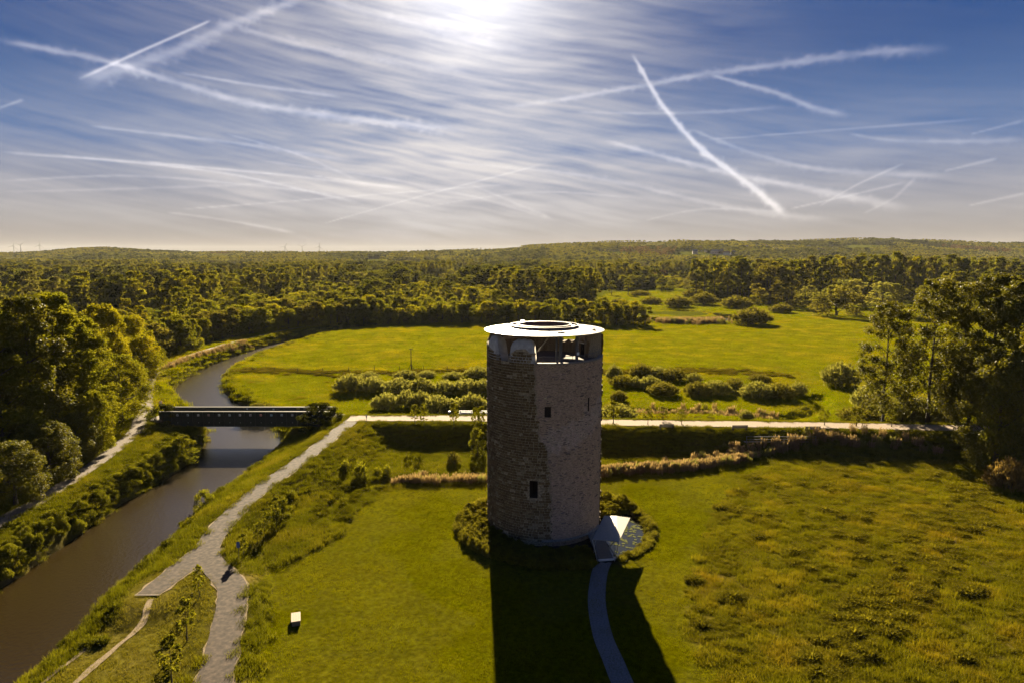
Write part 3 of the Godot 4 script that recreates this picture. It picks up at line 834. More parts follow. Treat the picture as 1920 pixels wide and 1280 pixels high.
func build_tower() -> void:
	rng.seed = 77
	var o := thing("round_tower", "tall round medieval tower, half dark stone and half brick, under a flat white disc roof", "tower", Vector3(TOWER.x, 0, TOWER.y))
	var stone := mat(1, 1, 1, 0.95)
	stone.vertex_color_use_as_albedo = true
	grain(stone, 0.03, 0.55, 1.0, 0.7, 3.0, 14)
	var mortar := grain(mat(0.62, 0.49, 0.32, 1.0), 0.03, 0.45, 1.0, 0.5, 2.0, 15)
	var brick := mat(1.0, 0.94, 0.89, 0.9)
	brick.albedo_texture = brick_texture()
	brick.vertex_color_use_as_albedo = true
	var plaster := grain(mat(0.60, 0.57, 0.53, 0.9), 0.02, 0.7, 1.0, 0.25, 1.0, 16)
	var plain := func(_a: float, _y: float) -> Color: return Color.WHITE
	var paler := func(a: float, y: float) -> Color:   # a paler, greyer tone in a ragged belt across the wall
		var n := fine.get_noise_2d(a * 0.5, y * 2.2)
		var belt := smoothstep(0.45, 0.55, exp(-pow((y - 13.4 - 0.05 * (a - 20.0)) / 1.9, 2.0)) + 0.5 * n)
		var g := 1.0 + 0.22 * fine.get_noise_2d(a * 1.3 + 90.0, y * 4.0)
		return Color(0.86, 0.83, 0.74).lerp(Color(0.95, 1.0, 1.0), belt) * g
	var wh := [-16, -8, 5.6, 7.8]
	var sw := part("stone_wall", curved(TOWER_R - 0.10, -274, 8, rows_between(-1.4, 25.4, 0.5, [5.6, 7.8]), [wh], -1, true, plain), mortar, o)
	# facing stones, course by course
	var sizes := [0.42, 0.55, 0.66, 0.82]
	var shapes := []
	for w in sizes: shapes.append(block(w - 0.07, 0.275, 0.12, 0.025))
	var tints := [Color(.26, .17, .078), Color(.30, .205, .10), Color(.20, .13, .06), Color(.37, .27, .145), Color(.45, .35, .21)]
	var mats := []
	for c in tints:
		var m := stone.duplicate()
		m.vertex_color_use_as_albedo = false
		m.albedo_color = lin(c.r, c.g, c.b)
		mats.append(m)
	var laid := []
	var y := 0.15
	while y < 24.6:
		var a := minf(seam_at(y), 8.0) - rnd(0.2, 2.5)
		while a > -104.0:
			var s := rng.randi() % 4
			var half := rad_to_deg(sizes[s] * 0.5 / TOWER_R)
			var mid := a - half
			a -= half * 2.0
			if mid + half > wh[0] and mid - half < wh[1] and y > wh[2] - 0.15 and y < wh[3] + 0.15: continue
			if y + 0.14 > step_at(tops, mid) - 0.02: continue
			var pale := 0.35 * exp(-pow((mid + 12.0) / 9.0, 2.0)) * (1.0 - smoothstep(6.0, 12.0, y))
			if rng.randf() < 0.035: continue
			var tint := rng.randi() % 3
			if rng.randf() < 0.10 + pale: tint = 3 + rng.randi() % 2
			laid.append([mid, y, s, tint, rnd(-0.035, 0.02), sizes[s] * cos(deg_to_rad(mid))])
		y += 0.335
	var order := range(laid.size())
	order.sort_custom(func(i, j): return laid[i][5] > laid[j][5])
	var rest := Tris.new()
	for k in order.size():
		var q: Array = laid[order[k]]
		var tr := Transform3D(Basis(Vector3.UP, deg_to_rad(q[0])), rim(q[0], TOWER_R - 0.115 + q[4], q[1]))
		if k < 300:
			part("stone", shapes[q[2]], mats[q[3]], sw).transform = tr
		else:
			var arr: Array = shapes[q[2]].surface_get_arrays(0)
			var base := rest.v.size()
			var c: Color = tints[q[3]] * rnd(0.85, 1.15)
			for p in arr[Mesh.ARRAY_VERTEX]:
				rest.v.append(tr * p)
				rest.c.append(c)
			for p in arr[Mesh.ARRAY_INDEX]: rest.i.append(base + p)
	part("stonework", rest.mesh(), stone, sw).set_meta("kind", "stuff")
	part("window", niche(-16, -8, 5.6, 7.8, TOWER_R - 0.10, 2.0), mat(0.06, 0.045, 0.03, 1.0), sw)  # lining darker than the stone: shade of the opening put into its colour
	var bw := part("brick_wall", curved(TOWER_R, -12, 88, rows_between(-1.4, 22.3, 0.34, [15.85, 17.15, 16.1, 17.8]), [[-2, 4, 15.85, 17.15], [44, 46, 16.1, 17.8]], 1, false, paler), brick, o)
	part("blind_window", niche(-2, 4, 15.85, 17.15, TOWER_R, 0.3), grain(mat(0.06, 0.045, 0.035), 0.04, 0.6, 1.0, 0.8, 0.0, 17), bw)
	part("slit_window", niche(44, 46, 16.1, 17.8, TOWER_R, 1.0), mat(0.05, 0.04, 0.035), bw)
	part("vent", box_mesh(Vector3(0.3, 0.08, 0.06), rim(-1.5, TOWER_R + 0.02, 18.2)), mat(0.6, 0.55, 0.3, 0.3), bw)
	# proud headers in a darker tone: shadow of small recesses put into colour
	var hd := Tris.new()
	for k in 260:
		var a := rnd(-7, 84)
		var hy := rnd(1.0, 22.0)
		if a < seam_at(hy) + 2.0 or rng.randf() > smoothstep(0.0, 14.0, hy) + 0.12: continue
		if absf(a - 1.0) < 5.0 and absf(hy - 16.5) < 1.0 or absf(a - 45.0) < 3.0 and absf(hy - 17.0) < 1.2: continue
		hd.col = Color.WHITE * rnd(0.6, 1.2)
		hd.box(Transform3D(Basis(Vector3.UP, deg_to_rad(a)), rim(a, TOWER_R + 0.03, hy)), Vector3(rnd(.22, .5), 0.1, 0.12))
	var hm := mat(0.20, 0.155, 0.135, 0.9)
	hm.vertex_color_use_as_albedo = true
	part("shadow_dash_bricks", hd.mesh(), hm, bw).set_meta("kind", "stuff")
	# toothed broken edge on the far right, the ledge at the foot and the coping of the viewing deck
	var te := Tris.new()
	y = -1.0
	while y < 25.0:
		te.col = tints[rng.randi() % 3] * 0.6
		te.box(Transform3D(Basis(Vector3.UP, deg_to_rad(90)), rim(90.5 + rnd(-.8, .8), TOWER_R - 0.22 + rnd(-.08, .14), y)), Vector3(0.7, 0.36, 0.7))
		y += 0.37
	part("broken_edge", te.mesh(), stone, o)
	var pale_stone := grain(mat(0.30, 0.26, 0.22, 0.8), 0.03, 0.7, 1.0, 0.5, 0.0, 18)
	part("ledge", lathe(PackedVector2Array([Vector2(7.3, 0.3), Vector2(7.78, 0.28), Vector2(7.8, 0.1), Vector2(7.3, 0.1)]), -4, 70, 3), pale_stone, o)
	part("coping", lathe(PackedVector2Array([Vector2(7.05, 22.28), Vector2(7.05, 22.47), Vector2(7.6, 22.47), Vector2(7.62, 22.28), Vector2(7.05, 22.28)]), -11, 86, 3), pale_stone, o)
	var steel := mat(0.09, 0.09, 0.10, 0.5, 0.3)
	var rail := Tris.new()
	for a in range(-8, 86, 4):
		rail.tube(rim(a, 7.15, 23.2), rim(a + 4, 7.15, 23.2), 0.035, 0.035, 5, false)
	part("handrail", rail.mesh(), steel, o)
	for a in range(-4, 87, 15):
		part("baluster", bar_mesh(rim(a, 7.15, 22.45), rim(a, 7.15, 23.2), 0.025, -1.0, 5), steel, o)
	part("deck", lathe(PackedVector2Array([Vector2(0.01, 22.1), Vector2(7.3, 22.1)]), -180, 180, 8), grain(mat(0.16, 0.14, 0.12), 0.04, 0.6, 1.0, 0.4, 0.0, 19), o)
	# the thick ruined rear wall round the deck: inner face and top, both of one piece
	var ruin := Tris.new()
	var rt := func(a: float) -> float: return step_at(tops, a) + 0.12 * sin(a * 1.7) + 0.1 * sin(a * 0.63)
	for k in range(-274, -78, 3):
		for lay in [[5.7, 22.1, 5.9, 24.0], [5.9, 24.0, 6.1, 0.0]]:
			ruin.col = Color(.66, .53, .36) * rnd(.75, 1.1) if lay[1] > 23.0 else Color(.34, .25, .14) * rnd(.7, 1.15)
			var h0: float = lay[3] if lay[3] > 0.0 else rt.call(k)
			var h1: float = lay[3] if lay[3] > 0.0 else rt.call(k + 3)
			ruin.quad(rim(k, lay[0], minf(lay[1], rt.call(k))), rim(k, lay[2], minf(h0, rt.call(k))), rim(k + 3, lay[2], minf(h1, rt.call(k + 3))), rim(k + 3, lay[0], minf(lay[1], rt.call(k + 3))))
		ruin.col = Color(.26, .21, .15)
		ruin.quad(rim(k, 6.1, rt.call(k)), rim(k, TOWER_R - 0.1, step_at(tops, k)), rim(k + 3, TOWER_R - 0.1, step_at(tops, k + 3)), rim(k + 3, 6.1, rt.call(k + 3)))
	for a in [-274.0, -79.0]:
		ruin.col = Color(.5, .42, .3)
		ruin.quad(rim(a, 5.7, 22.1), rim(a, TOWER_R - 0.1, 22.1), rim(a, TOWER_R - 0.1, step_at(tops, a)), rim(a, 6.1, rt.call(a)))
	part("ruined_parapet", ruin.mesh(), stone, o)
	# arched niche with its door on the inner face, right
	var ar := Tris.new()
	ar.col = Color(.75, .66, .54)
	var half_open := 9.0
	for k in 12:
		var g0 := PI * k / 12.0
		var g1 := PI * (k + 1) / 12.0
		for pair in [[1.0, 1.22]]:
			var p0 := rim(110 + cos(g0) * half_open * pair[0], 5.52, 23.55 + sin(g0) * 0.95 * pair[0])
			var p1 := rim(110 + cos(g1) * half_open * pair[0], 5.52, 23.55 + sin(g1) * 0.95 * pair[0])
			var q0 := rim(110 + cos(g0) * half_open * pair[1], 5.52, 23.55 + sin(g0) * 0.95 * pair[1])
			var q1 := rim(110 + cos(g1) * half_open * pair[1], 5.52, 23.55 + sin(g1) * 0.95 * pair[1])
			ar.quad(p0, q0, q1, p1)
			ar.quad(p0, p1, p1 * Vector3(1.08, 1, 1.08), p0 * Vector3(1.08, 1, 1.08))
	for s in [-1, 1]:
		ar.quad(rim(110 + s * half_open, 5.52, 22.1), rim(110 + s * half_open * 1.22, 5.52, 22.1), rim(110 + s * half_open * 1.22, 5.52, 23.55), rim(110 + s * half_open, 5.52, 23.55))
	var arch := part("arch", ar.mesh(), stone, o)
	part("door", box_mesh(Vector3(0.75, 1.45, 0.1), rim(111, 5.58, 22.85), deg_to_rad(111)), mat(0.02, 0.018, 0.016), arch)
	part("lintel", box_mesh(Vector3(0.98, 0.14, 0.14), rim(111, 5.54, 23.66), deg_to_rad(111)), mat(0.6, 0.57, 0.5), arch)
	# two rendered stumps of the old parapet
	for s in [[-80.0, -51.0, 23.2, 25.35, 0.5], [-37.5, -11.0, 23.3, 25.2, 0.24]]:
		var cp := Tris.new()
		var na := 14
		var prof := [[7.42, 0.0, 0.0], [7.40, 0.35, 0.02], [7.34, 0.7, 0.06], [7.15, 0.92, 0.12], [6.8, 1.0, 0.17], [6.2, 0.98, 0.17], [5.95, 0.8, 0.12], [5.9, 0.0, 0.0]]
		for j in prof.size():
			for k in na + 1:
				var u := float(k) / na
				var a: float = lerpf(s[0], s[1], lerpf(u, 0.5 + (u - 0.5) * (1.0 - s[4]), prof[j][2] / 0.17))
				var top: float = lerpf(s[3], s[3] - 0.25, pow(absf(2.0 * u - 1.0), 3.0))
				cp.v.append(rim(a, prof[j][0], lerpf(22.3, top, prof[j][1]) + 0.05 * sin(a * 0.9 + j)))
				cp.c.append(Color.WHITE)
				cp.n.append(Vector3.UP)
		for j in prof.size() - 1:
			for k in na:
				var b: int = j * (na + 1) + k
				cp.i.append_array(PackedInt32Array([b, b + na + 1, b + 1, b + 1, b + na + 1, b + na + 2]))
		for e in [0, na]:
			for j in prof.size() - 2:
				cp.i.append_array(PackedInt32Array([e, (j + 1) * (na + 1) + e, (j + 2) * (na + 1) + e]))
		cp.n.clear()
		var st := SurfaceTool.new()
		st.create_from(cp.mesh(), 0)
		st.generate_normals()
		part("rendered_stump", st.commit(), plaster, o)
	for a in [-52.5, -36.5]:
		for k in 2:
			part("quoin", box_mesh(Vector3(0.5, 0.2, 0.3), rim(a, TOWER_R - 0.08, 22.55 + 0.48 * k), deg_to_rad(a)), pale_stone, o)
	for a in [11.0, 16.0, 37.0, 118.0, 168.0, 214.0, 258.0, 300.0]:
		var col := part("column", bar_mesh(rim(a, 6.3, 22.1), rim(a, 6.3, 25.62), 0.2 if a != 11.0 else 0.13, -1.0, 10), steel, o)
		if a == 37.0: part("notice", box_mesh(Vector3(0.4, 0.35, 0.03), rim(a, 6.53, 23.3), deg_to_rad(a)), mat(0.75, 0.75, 0.72), col)
	part("brace", bar_mesh(rim(-9, 6.4, 23.7), rim(2, 6.4, 25.5), 0.11, -1.0, 6), grain(mat(0.35, 0.28, 0.2), 0.05, 0.7, 1.0, 0.7, 0.0, 20), o)
	# the disc roof: radial panels, a ring bench of dark boards round an open well
	var roof := Node3D.new()
	roof.name = "roof"
	o.add_child(roof)
	var white := grain(mat(0.215, 0.178, 0.15, 0.38, 0.0, 0.45), 0.015, 0.86, 1.0, 0.3, 0.0, 22)
	for k in 12:
		var a := k * 30.0 + 4.0
		part("roof_panel", lathe(PackedVector2Array([Vector2(4.4, 26.10), Vector2(7.76, 25.74), Vector2(7.8, 25.70), Vector2(7.76, 25.64), Vector2(4.4, 25.64)]), a + 0.4, a + 29.6, 3.3), white, roof)
	var soffit := mat(0.30, 0.27, 0.24, 0.8)
	part("soffit", lathe(PackedVector2Array([Vector2(3.42, 25.98), Vector2(7.7, 25.69), Vector2(7.7, 25.6), Vector2(3.42, 25.5), Vector2(3.42, 25.98)]), -180, 180, 5), soffit, roof)
	var wine := mat(0.10, 0.055, 0.055, 0.5)
	part("roof_ring", lathe(PackedVector2Array([Vector2(4.44, 26.0), Vector2(4.44, 26.30), Vector2(4.36, 26.30), Vector2(4.36, 26.12), Vector2(3.5, 26.12), Vector2(3.5, 26.36), Vector2(3.40, 26.36), Vector2(3.40, 25.6)]), -180, 180, 4), wine, roof)
	part("ring_cap", lathe(PackedVector2Array([Vector2(3.38, 26.36), Vector2(3.38, 26.41), Vector2(3.52, 26.41), Vector2(3.52, 26.36)]), -180, 180, 4), mat(0.3, 0.25, 0.24, 0.35), roof)
	part("ring_cap", lathe(PackedVector2Array([Vector2(4.34, 26.30), Vector2(4.34, 26.35), Vector2(4.46, 26.35), Vector2(4.46, 26.30)]), -180, 180, 4), mat(0.3, 0.25, 0.24, 0.35), roof)
	for f in [[17.0, 6.1, 0.9, 0.14], [69.0, 6.6, 0.5, 0.35], [-56.0, 6.3, 0.18, 0.22]]:
		var fx := Tris.new()
		var fy: float = lerpf(26.10, 25.74, (f[1] - 4.4) / 3.36)
		fx.box(Transform3D(Basis(), rim(f[0], f[1], fy + 0.06)), Vector3(f[2], 0.1, 0.3))
		fx.tube(rim(f[0], f[1], fy + 0.1), rim(f[0], f[1], fy + 0.1 + f[3]), 0.05, 0.03, 6)
		fx.tube(rim(f[0] + 2, f[1], fy + 0.05), rim(f[0] + 2, f[1], fy + 0.05 + f[3] * 0.7), 0.05, 0.05, 6)
		part("roof_vent", fx.mesh(), steel, roof)
	part("beacon_box", box_mesh(Vector3(0.55, 0.22, 0.3), rim(-141, 4.4, 26.42)), mat(0.7, 0.7, 0.7, 0.4), roof)

# ---------------------------------------------------------------- moat and the way in
func build_entrance() -> void:
	rng.seed = 5
	var deckm := grain(mat(0.16, 0.16, 0.165, 0.7), 0.03, 0.7, 1.0, 0.6, 0.0, 30)
	var o := thing("entrance_footbridge", "short footbridge over the moat with a folded white canopy and glass sides beside the tower", "footbridge", Vector3(10.9, 0, -79.6))
	var steel := mat(0.35, 0.36, 0.38, 0.4, 0.4)
	var dk := Tris.new()
	var n0 := Vector3(-0.75, 0.12, 4.0)
	var n1 := Vector3(1.0, 0.12, 3.7)
	var f0 := Vector3(-1.3, 0.2, -4.6)
	var f1 := Vector3(0.5, 0.2, -4.8)
	dk.quad(n0, n1, f1, f0)
	dk.quad(n0 + Vector3.DOWN * .25, n1 + Vector3.DOWN * .25, n1, n0)
	dk.quad(n1 + Vector3.DOWN * .25, f1 + Vector3.DOWN * .25, f1, n1)
	dk.quad(f0 + Vector3.DOWN * .25, n0 + Vector3.DOWN * .25, n0, f0)
	part("deck", dk.mesh(), deckm, o)
	part("threshold", box_mesh(Vector3(1.9, 0.16, 0.22), Vector3(0.1, 0.13, 3.95), 0.16), mat(0.6, 0.58, 0.54), o)
	var base := Vector3(10.9, 0, -79.6)
	var pa: Vector3 = Vector3(11.51, 3.10, -81.69) - base
	var pb: Vector3 = Vector3(14.70, 3.00, -81.25) - base
	var pc: Vector3 = Vector3(12.13, 2.95, -74.10) - base
	var pd: Vector3 = Vector3(9.27, 2.85, -75.06) - base
	var ra: Vector3 = Vector3(13.05, 3.20, -81.35) - base
	var rb: Vector3 = Vector3(11.62, 3.12, -77.33) - base
	var pe: Vector3 = Vector3(11.63, 2.95, -74.39) - base
	var roof := Node3D.new()
	roof.name = "canopy"
	o.add_child(roof)
	var white := grain(mat(0.24, 0.21, 0.185, 0.5), 0.02, 0.9, 1.0, 0.4, 0.0, 31)
	for f in [[pa, ra, rb], [pa, rb, pd], [rb, pe, pd], [ra, pb, pc, rb], [rb, pc, pe]]:
		var t := Tris.new()
		var down := Vector3(0, -0.07, 0)
		var mid := Vector3.ZERO
		for p in f: mid += p / f.size()
		var g := []
		for p in f: g.append(p + (mid - p).normalized() * 0.012)
		if g.size() == 3:
			t.tri(g[0], g[1], g[2])
			t.tri(g[2] + down, g[1] + down, g[0] + down)
		else:
			t.quad(g[0], g[1], g[2], g[3])
			t.quad(g[3] + down, g[2] + down, g[1] + down, g[0] + down)
		for q in g.size(): t.quad(g[q], g[q] + down, g[(q + 1) % g.size()] + down, g[(q + 1) % g.size()])
		part("roof_plate", t.mesh(), white, roof)
	for pr in [[pd, n0], [pc, n1], [pd.lerp(pa, 0.4), n0.lerp(f0, 0.4)], [pc.lerp(pb, 0.45), n1.lerp(f1, 0.5)], [pc.lerp(pb, 0.9), f1]]:
		part("post", bar_mesh(pr[1] + Vector3.DOWN * 0.9, pr[0] + Vector3.DOWN * 0.07, 0.06, -1.0, 6), steel, o)
	var glass := mat(0.5, 0.6, 0.62, 0.05, 0.0, 0.5)
	glass.transparency = BaseMaterial3D.TRANSPARENCY_ALPHA
	glass.albedo_color.a = 0.25
	for pr in [[n0, pd, f0, pa], [n1, pc, f1, pb]]:
		for k in 3:
			var u0 := 0.04 + 0.31 * k
			var u1 := u0 + 0.29
			var t := Tris.new()
			var q0: Vector3 = pr[0].lerp(pr[2], u0)
			var q1: Vector3 = pr[0].lerp(pr[2], u1)
			t.quad(q0, q1, q1.lerp(pr[1].lerp(pr[3], u1), 0.45), q0.lerp(pr[1].lerp(pr[3], u0), 0.45))
			part("glass_pane", t.mesh(), glass, o)
	# water and plants of the moat
	var water := mat(0.012, 0.013, 0.011, 0.04, 0.0, 0.5)
	var wm := lathe(PackedVector2Array([Vector2(12.0, -0.55), Vector2(0.01, -0.55)]), -180, 180, 4)
	structure("moat_water", wm, water).position = Vector3(MOAT.x, 0, MOAT.y)
	var pads := Tris.new()
	for k in 9:
		pads.tri(Vector3.ZERO, Vector3(cos(k * .66), 0, sin(k * .66)) * .5, Vector3(cos(k * .66 + .66), 0, sin(k * .66 + .66)) * .5)
	var where := []
	var cols := PackedColorArray()
	while where.size() < 150:
		var a := rnd(36, 112)
		var r := rnd(7.6, 11.4)
		var p := Vector2(MOAT.x, MOAT.y) + Vector2(sin(deg_to_rad(a)), cos(deg_to_rad(a))) * r
		if p.distance_to(TOWER) < 7.9 or fine.get_noise_2d(p.x * 5.0, p.y * 5.0) < -0.05: continue
		var s := rnd(.25, .5)
		where.append(Transform3D(Basis(Vector3.UP, rnd(0, TAU)).scaled(Vector3(s, 1, s)).rotated(Vector3.RIGHT, rnd(-.03, .03)), Vector3(p.x, -0.53 + rnd(0, .012), p.y)))
		cols.append(Color(1, 1, 1) * rnd(.7, 1.0))
	var pm := mat(0.055, 0.060, 0.010, 0.9, 0.0, 0.1)
	pm.vertex_color_use_as_albedo = true
	copies("lily_pads", pads.mesh(), pm, where, cols, "lily pads floating on the open water of the moat", "lily pads")
	where = []
	cols = PackedColorArray()
	var bushy := []
	var bcols := PackedColorArray()
	for k in 5200:
		var a := rnd(-180, 180)
		var r := rnd(7.8, 13.0)
		var open := a > 30.0 and a < 118.0
		if open and r < 11.7: continue
		var p := Vector2(MOAT.x, MOAT.y) + Vector2(sin(deg_to_rad(a)), cos(deg_to_rad(a))) * r
		if p.distance_to(TOWER) < 7.75: continue
		if absf(p.x - 10.9) < 1.6 and p.y > -84.0 and p.y < -74.0: continue
		var g := rnd(.7, 1.0)
		var s := rnd(.5, .85) if open else rnd(.7, 1.15)
		var y := maxf(ground(p.x, p.y), -0.6)
		if rng.randf() < 0.85:
			where.append(Transform3D(Basis(Vector3.UP, rnd(0, TAU)).scaled(Vector3(s, s * rnd(.7, 1.1) * (0.6 if open else 1.0), s)), Vector3(p.x, y, p.y)))
			cols.append(Color(g, g, g * rnd(.8, 1.1)))
		elif not open or rng.randf() < 0.3:
			var w := rnd(.9, 1.6)
			bushy.append(Transform3D(Basis(Vector3.UP, rnd(0, TAU)).scaled(Vector3(w, rnd(.7, 1.35) * (0.5 if open else 1.0), w)), Vector3(p.x, y, p.y)))
			bcols.append(Color(g, g, g))
	copies("moat_sedge", tussock(70, .9), leaf_mat(.23, .205, .03), where, cols, "sedge and flags growing thick round the moat", "sedge")
	copies("moat_shrubs", kinds["low"][0][0], leaf_mat(.18, .16, .022), bushy, bcols, "low leafy plants filling the moat round the tower", "plants")
	structure("tower_path", ribbon(PackedVector3Array([Vector3(11.0, 0, -75.7), Vector3(10.4, 0, -74.4), Vector3(9.6, 0, -71.5), Vector3(8.7, 0, -66.0), Vector3(8.5, 0, -60.0), Vector3(8.9, 0, -55.8), Vector3(9.3, 0, -52.0), Vector3(10.5, 0, -44.0), Vector3(13, 0, -34)]), 1.75, 2.0, 0.06, 0.0), grain(mat(0.15, 0.155, 0.17, 0.7), 0.03, 0.75, 1.0, 0.5, 0.4, 33))

# ---------------------------------------------------------------- the bridge
func build_bridge() -> void:
	rng.seed = 8
	var o := thing("girder_bridge", "dark green steel girder bridge over the river, small plaques along its side", "bridge", Vector3(-52.5, 0, -133))
	var green := grain(mat(0.022, 0.035, 0.034, 0.5), 0.03, 0.6, 1.0, 0.4, 0.0, 40)
	var inside := grain(mat(0.13, 0.115, 0.10, 0.7), 0.03, 0.6, 1.0, 0.4, 0.0, 41)
	for s in [1.0, -1.0]:
		var z: float = 2.0 * s
		var g := part("girder", box_mesh(Vector3(33.6, 2.85, 0.08), Vector3(0, 3.33, z)), green if s > 0.0 else inside, o)
		part("flange", box_mesh(Vector3(33.7, 0.09, 0.42), Vector3(0, 4.80, z)), mat(0.07, 0.065, 0.06, 0.7), g)
		part("flange", box_mesh(Vector3(33.7, 0.07, 0.42), Vector3(0, 1.87, z)), green, g)
		for k in 17:
			part("stiffener", box_mesh(Vector3(0.08, 2.8, 0.17), Vector3(-16.4 + k * 2.05, 3.33, z + 0.125 * s)), green, g)
		if s > 0.0:
			for k in 14:  # row of small plaques in mostly pale tones near the girder top
				var c: Array = [[.36, .42, .46], [.30, .38, .44], [.45, .48, .5], [.28, .2, .2], [.4, .5, .56], [.3, .42, .46], [.42, .45, .5], [.3, .3, .34], [.62, .26, .2], [.2, .42, .58], [.3, .42, .5], [.36, .4, .46], [.4, .42, .46], [.4, .46, .5]][k]
				var x := -13.2 + k * 2.05
				var pl := part("small_plaque", box_mesh(Vector3(0.42, 0.42, 0.03), Vector3(x, 4.12, z + 0.06)), mat(c[0], c[1], c[2], 0.5), g)
				var mark := Tris.new()
				for q in 3: mark.box(Transform3D(Basis(Vector3.BACK, rnd(-.7, .7)), Vector3(x + rnd(-.12, .12), 4.12 + rnd(-.14, .14), z + 0.078 + 0.004 * q)), Vector3(rnd(.1, .28), rnd(.06, .12), 0.004))
				part("plaque_mark", mark.mesh(), mat(c[2] * .2, c[1] * .2, c[0] * .25, 0.6), pl)
				part("bolt_plate", box_mesh(Vector3(0.12, 0.14, 0.04), Vector3(x, 2.6, z + 0.06)), mat(.2, .24, .25, 0.5), g)
		else:
			for m in [[9.3, .7, [.55, .42, .1]], [10.6, .5, [.5, .45, .3]], [12.2, .9, [.6, .42, .12]], [13.8, .7, [.5, .52, .55]], [15.0, .6, [.5, .5, .52]], [-1.0, .3, [.6, .6, .6]], [4.3, .35, [.6, .6, .6]]]:
				part("graffiti_patch", box_mesh(Vector3(m[1], 0.28, 0.01), Vector3(m[0], 4.42 + rnd(-.08, .08), z + 0.05)), mat(m[2][0], m[2][1], m[2][2], 0.7), g)
	part("deck", box_mesh(Vector3(33.6, 0.3, 3.8), Vector3(0, 3.0, 0)), grain(mat(0.2, 0.18, 0.15), 0.03, 0.7, 1.0, 0.4, 0.0, 42), o)
	for s in [-1.0, 1.0]:
		part("abutment", box_mesh(Vector3(2.6, 4.6, 4.8), Vector3(17.4 * s, 0.9, -0.1)), grain(mat(0.18, 0.15, 0.12), 0.03, 0.6, 1.0, 0.5, 2.0, 43), o)
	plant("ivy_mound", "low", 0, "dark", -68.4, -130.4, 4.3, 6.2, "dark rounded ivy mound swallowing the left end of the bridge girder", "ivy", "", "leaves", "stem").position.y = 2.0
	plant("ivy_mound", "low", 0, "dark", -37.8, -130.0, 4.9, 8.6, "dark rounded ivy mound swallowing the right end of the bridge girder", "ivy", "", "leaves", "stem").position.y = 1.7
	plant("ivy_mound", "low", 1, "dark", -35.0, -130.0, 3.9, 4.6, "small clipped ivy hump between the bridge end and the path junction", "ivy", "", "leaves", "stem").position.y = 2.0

# ---------------------------------------------------------------- small things
func bench(at: Vector3, turn: float, long: float, m: Material, label: String, group: String) -> void:
	var o := thing("park_bench", label, "bench", at, turn, group)
	for k in 3: part("seat_slat", box_mesh(Vector3(long, 0.06, 0.15), Vector3(0, 0.45, -0.17 + 0.17 * k)), m, o)
	for k in 3: part("back_slat", box_mesh(Vector3(long, 0.15, 0.05), Vector3(0, 0.58 + 0.18 * k, 0.28 + 0.03 * k)), m, o)
	for s in [-1, 1]:
		part("leg", box_mesh(Vector3(0.14, 1.05, 0.08), Vector3(s * (long * 0.5 - 0.25), 0.42, 0.24)), m, o)
		part("leg", box_mesh(Vector3(0.14, 0.52, 0.5), Vector3(s * (long * 0.5 - 0.25), 0.16, -0.06)), m, o)

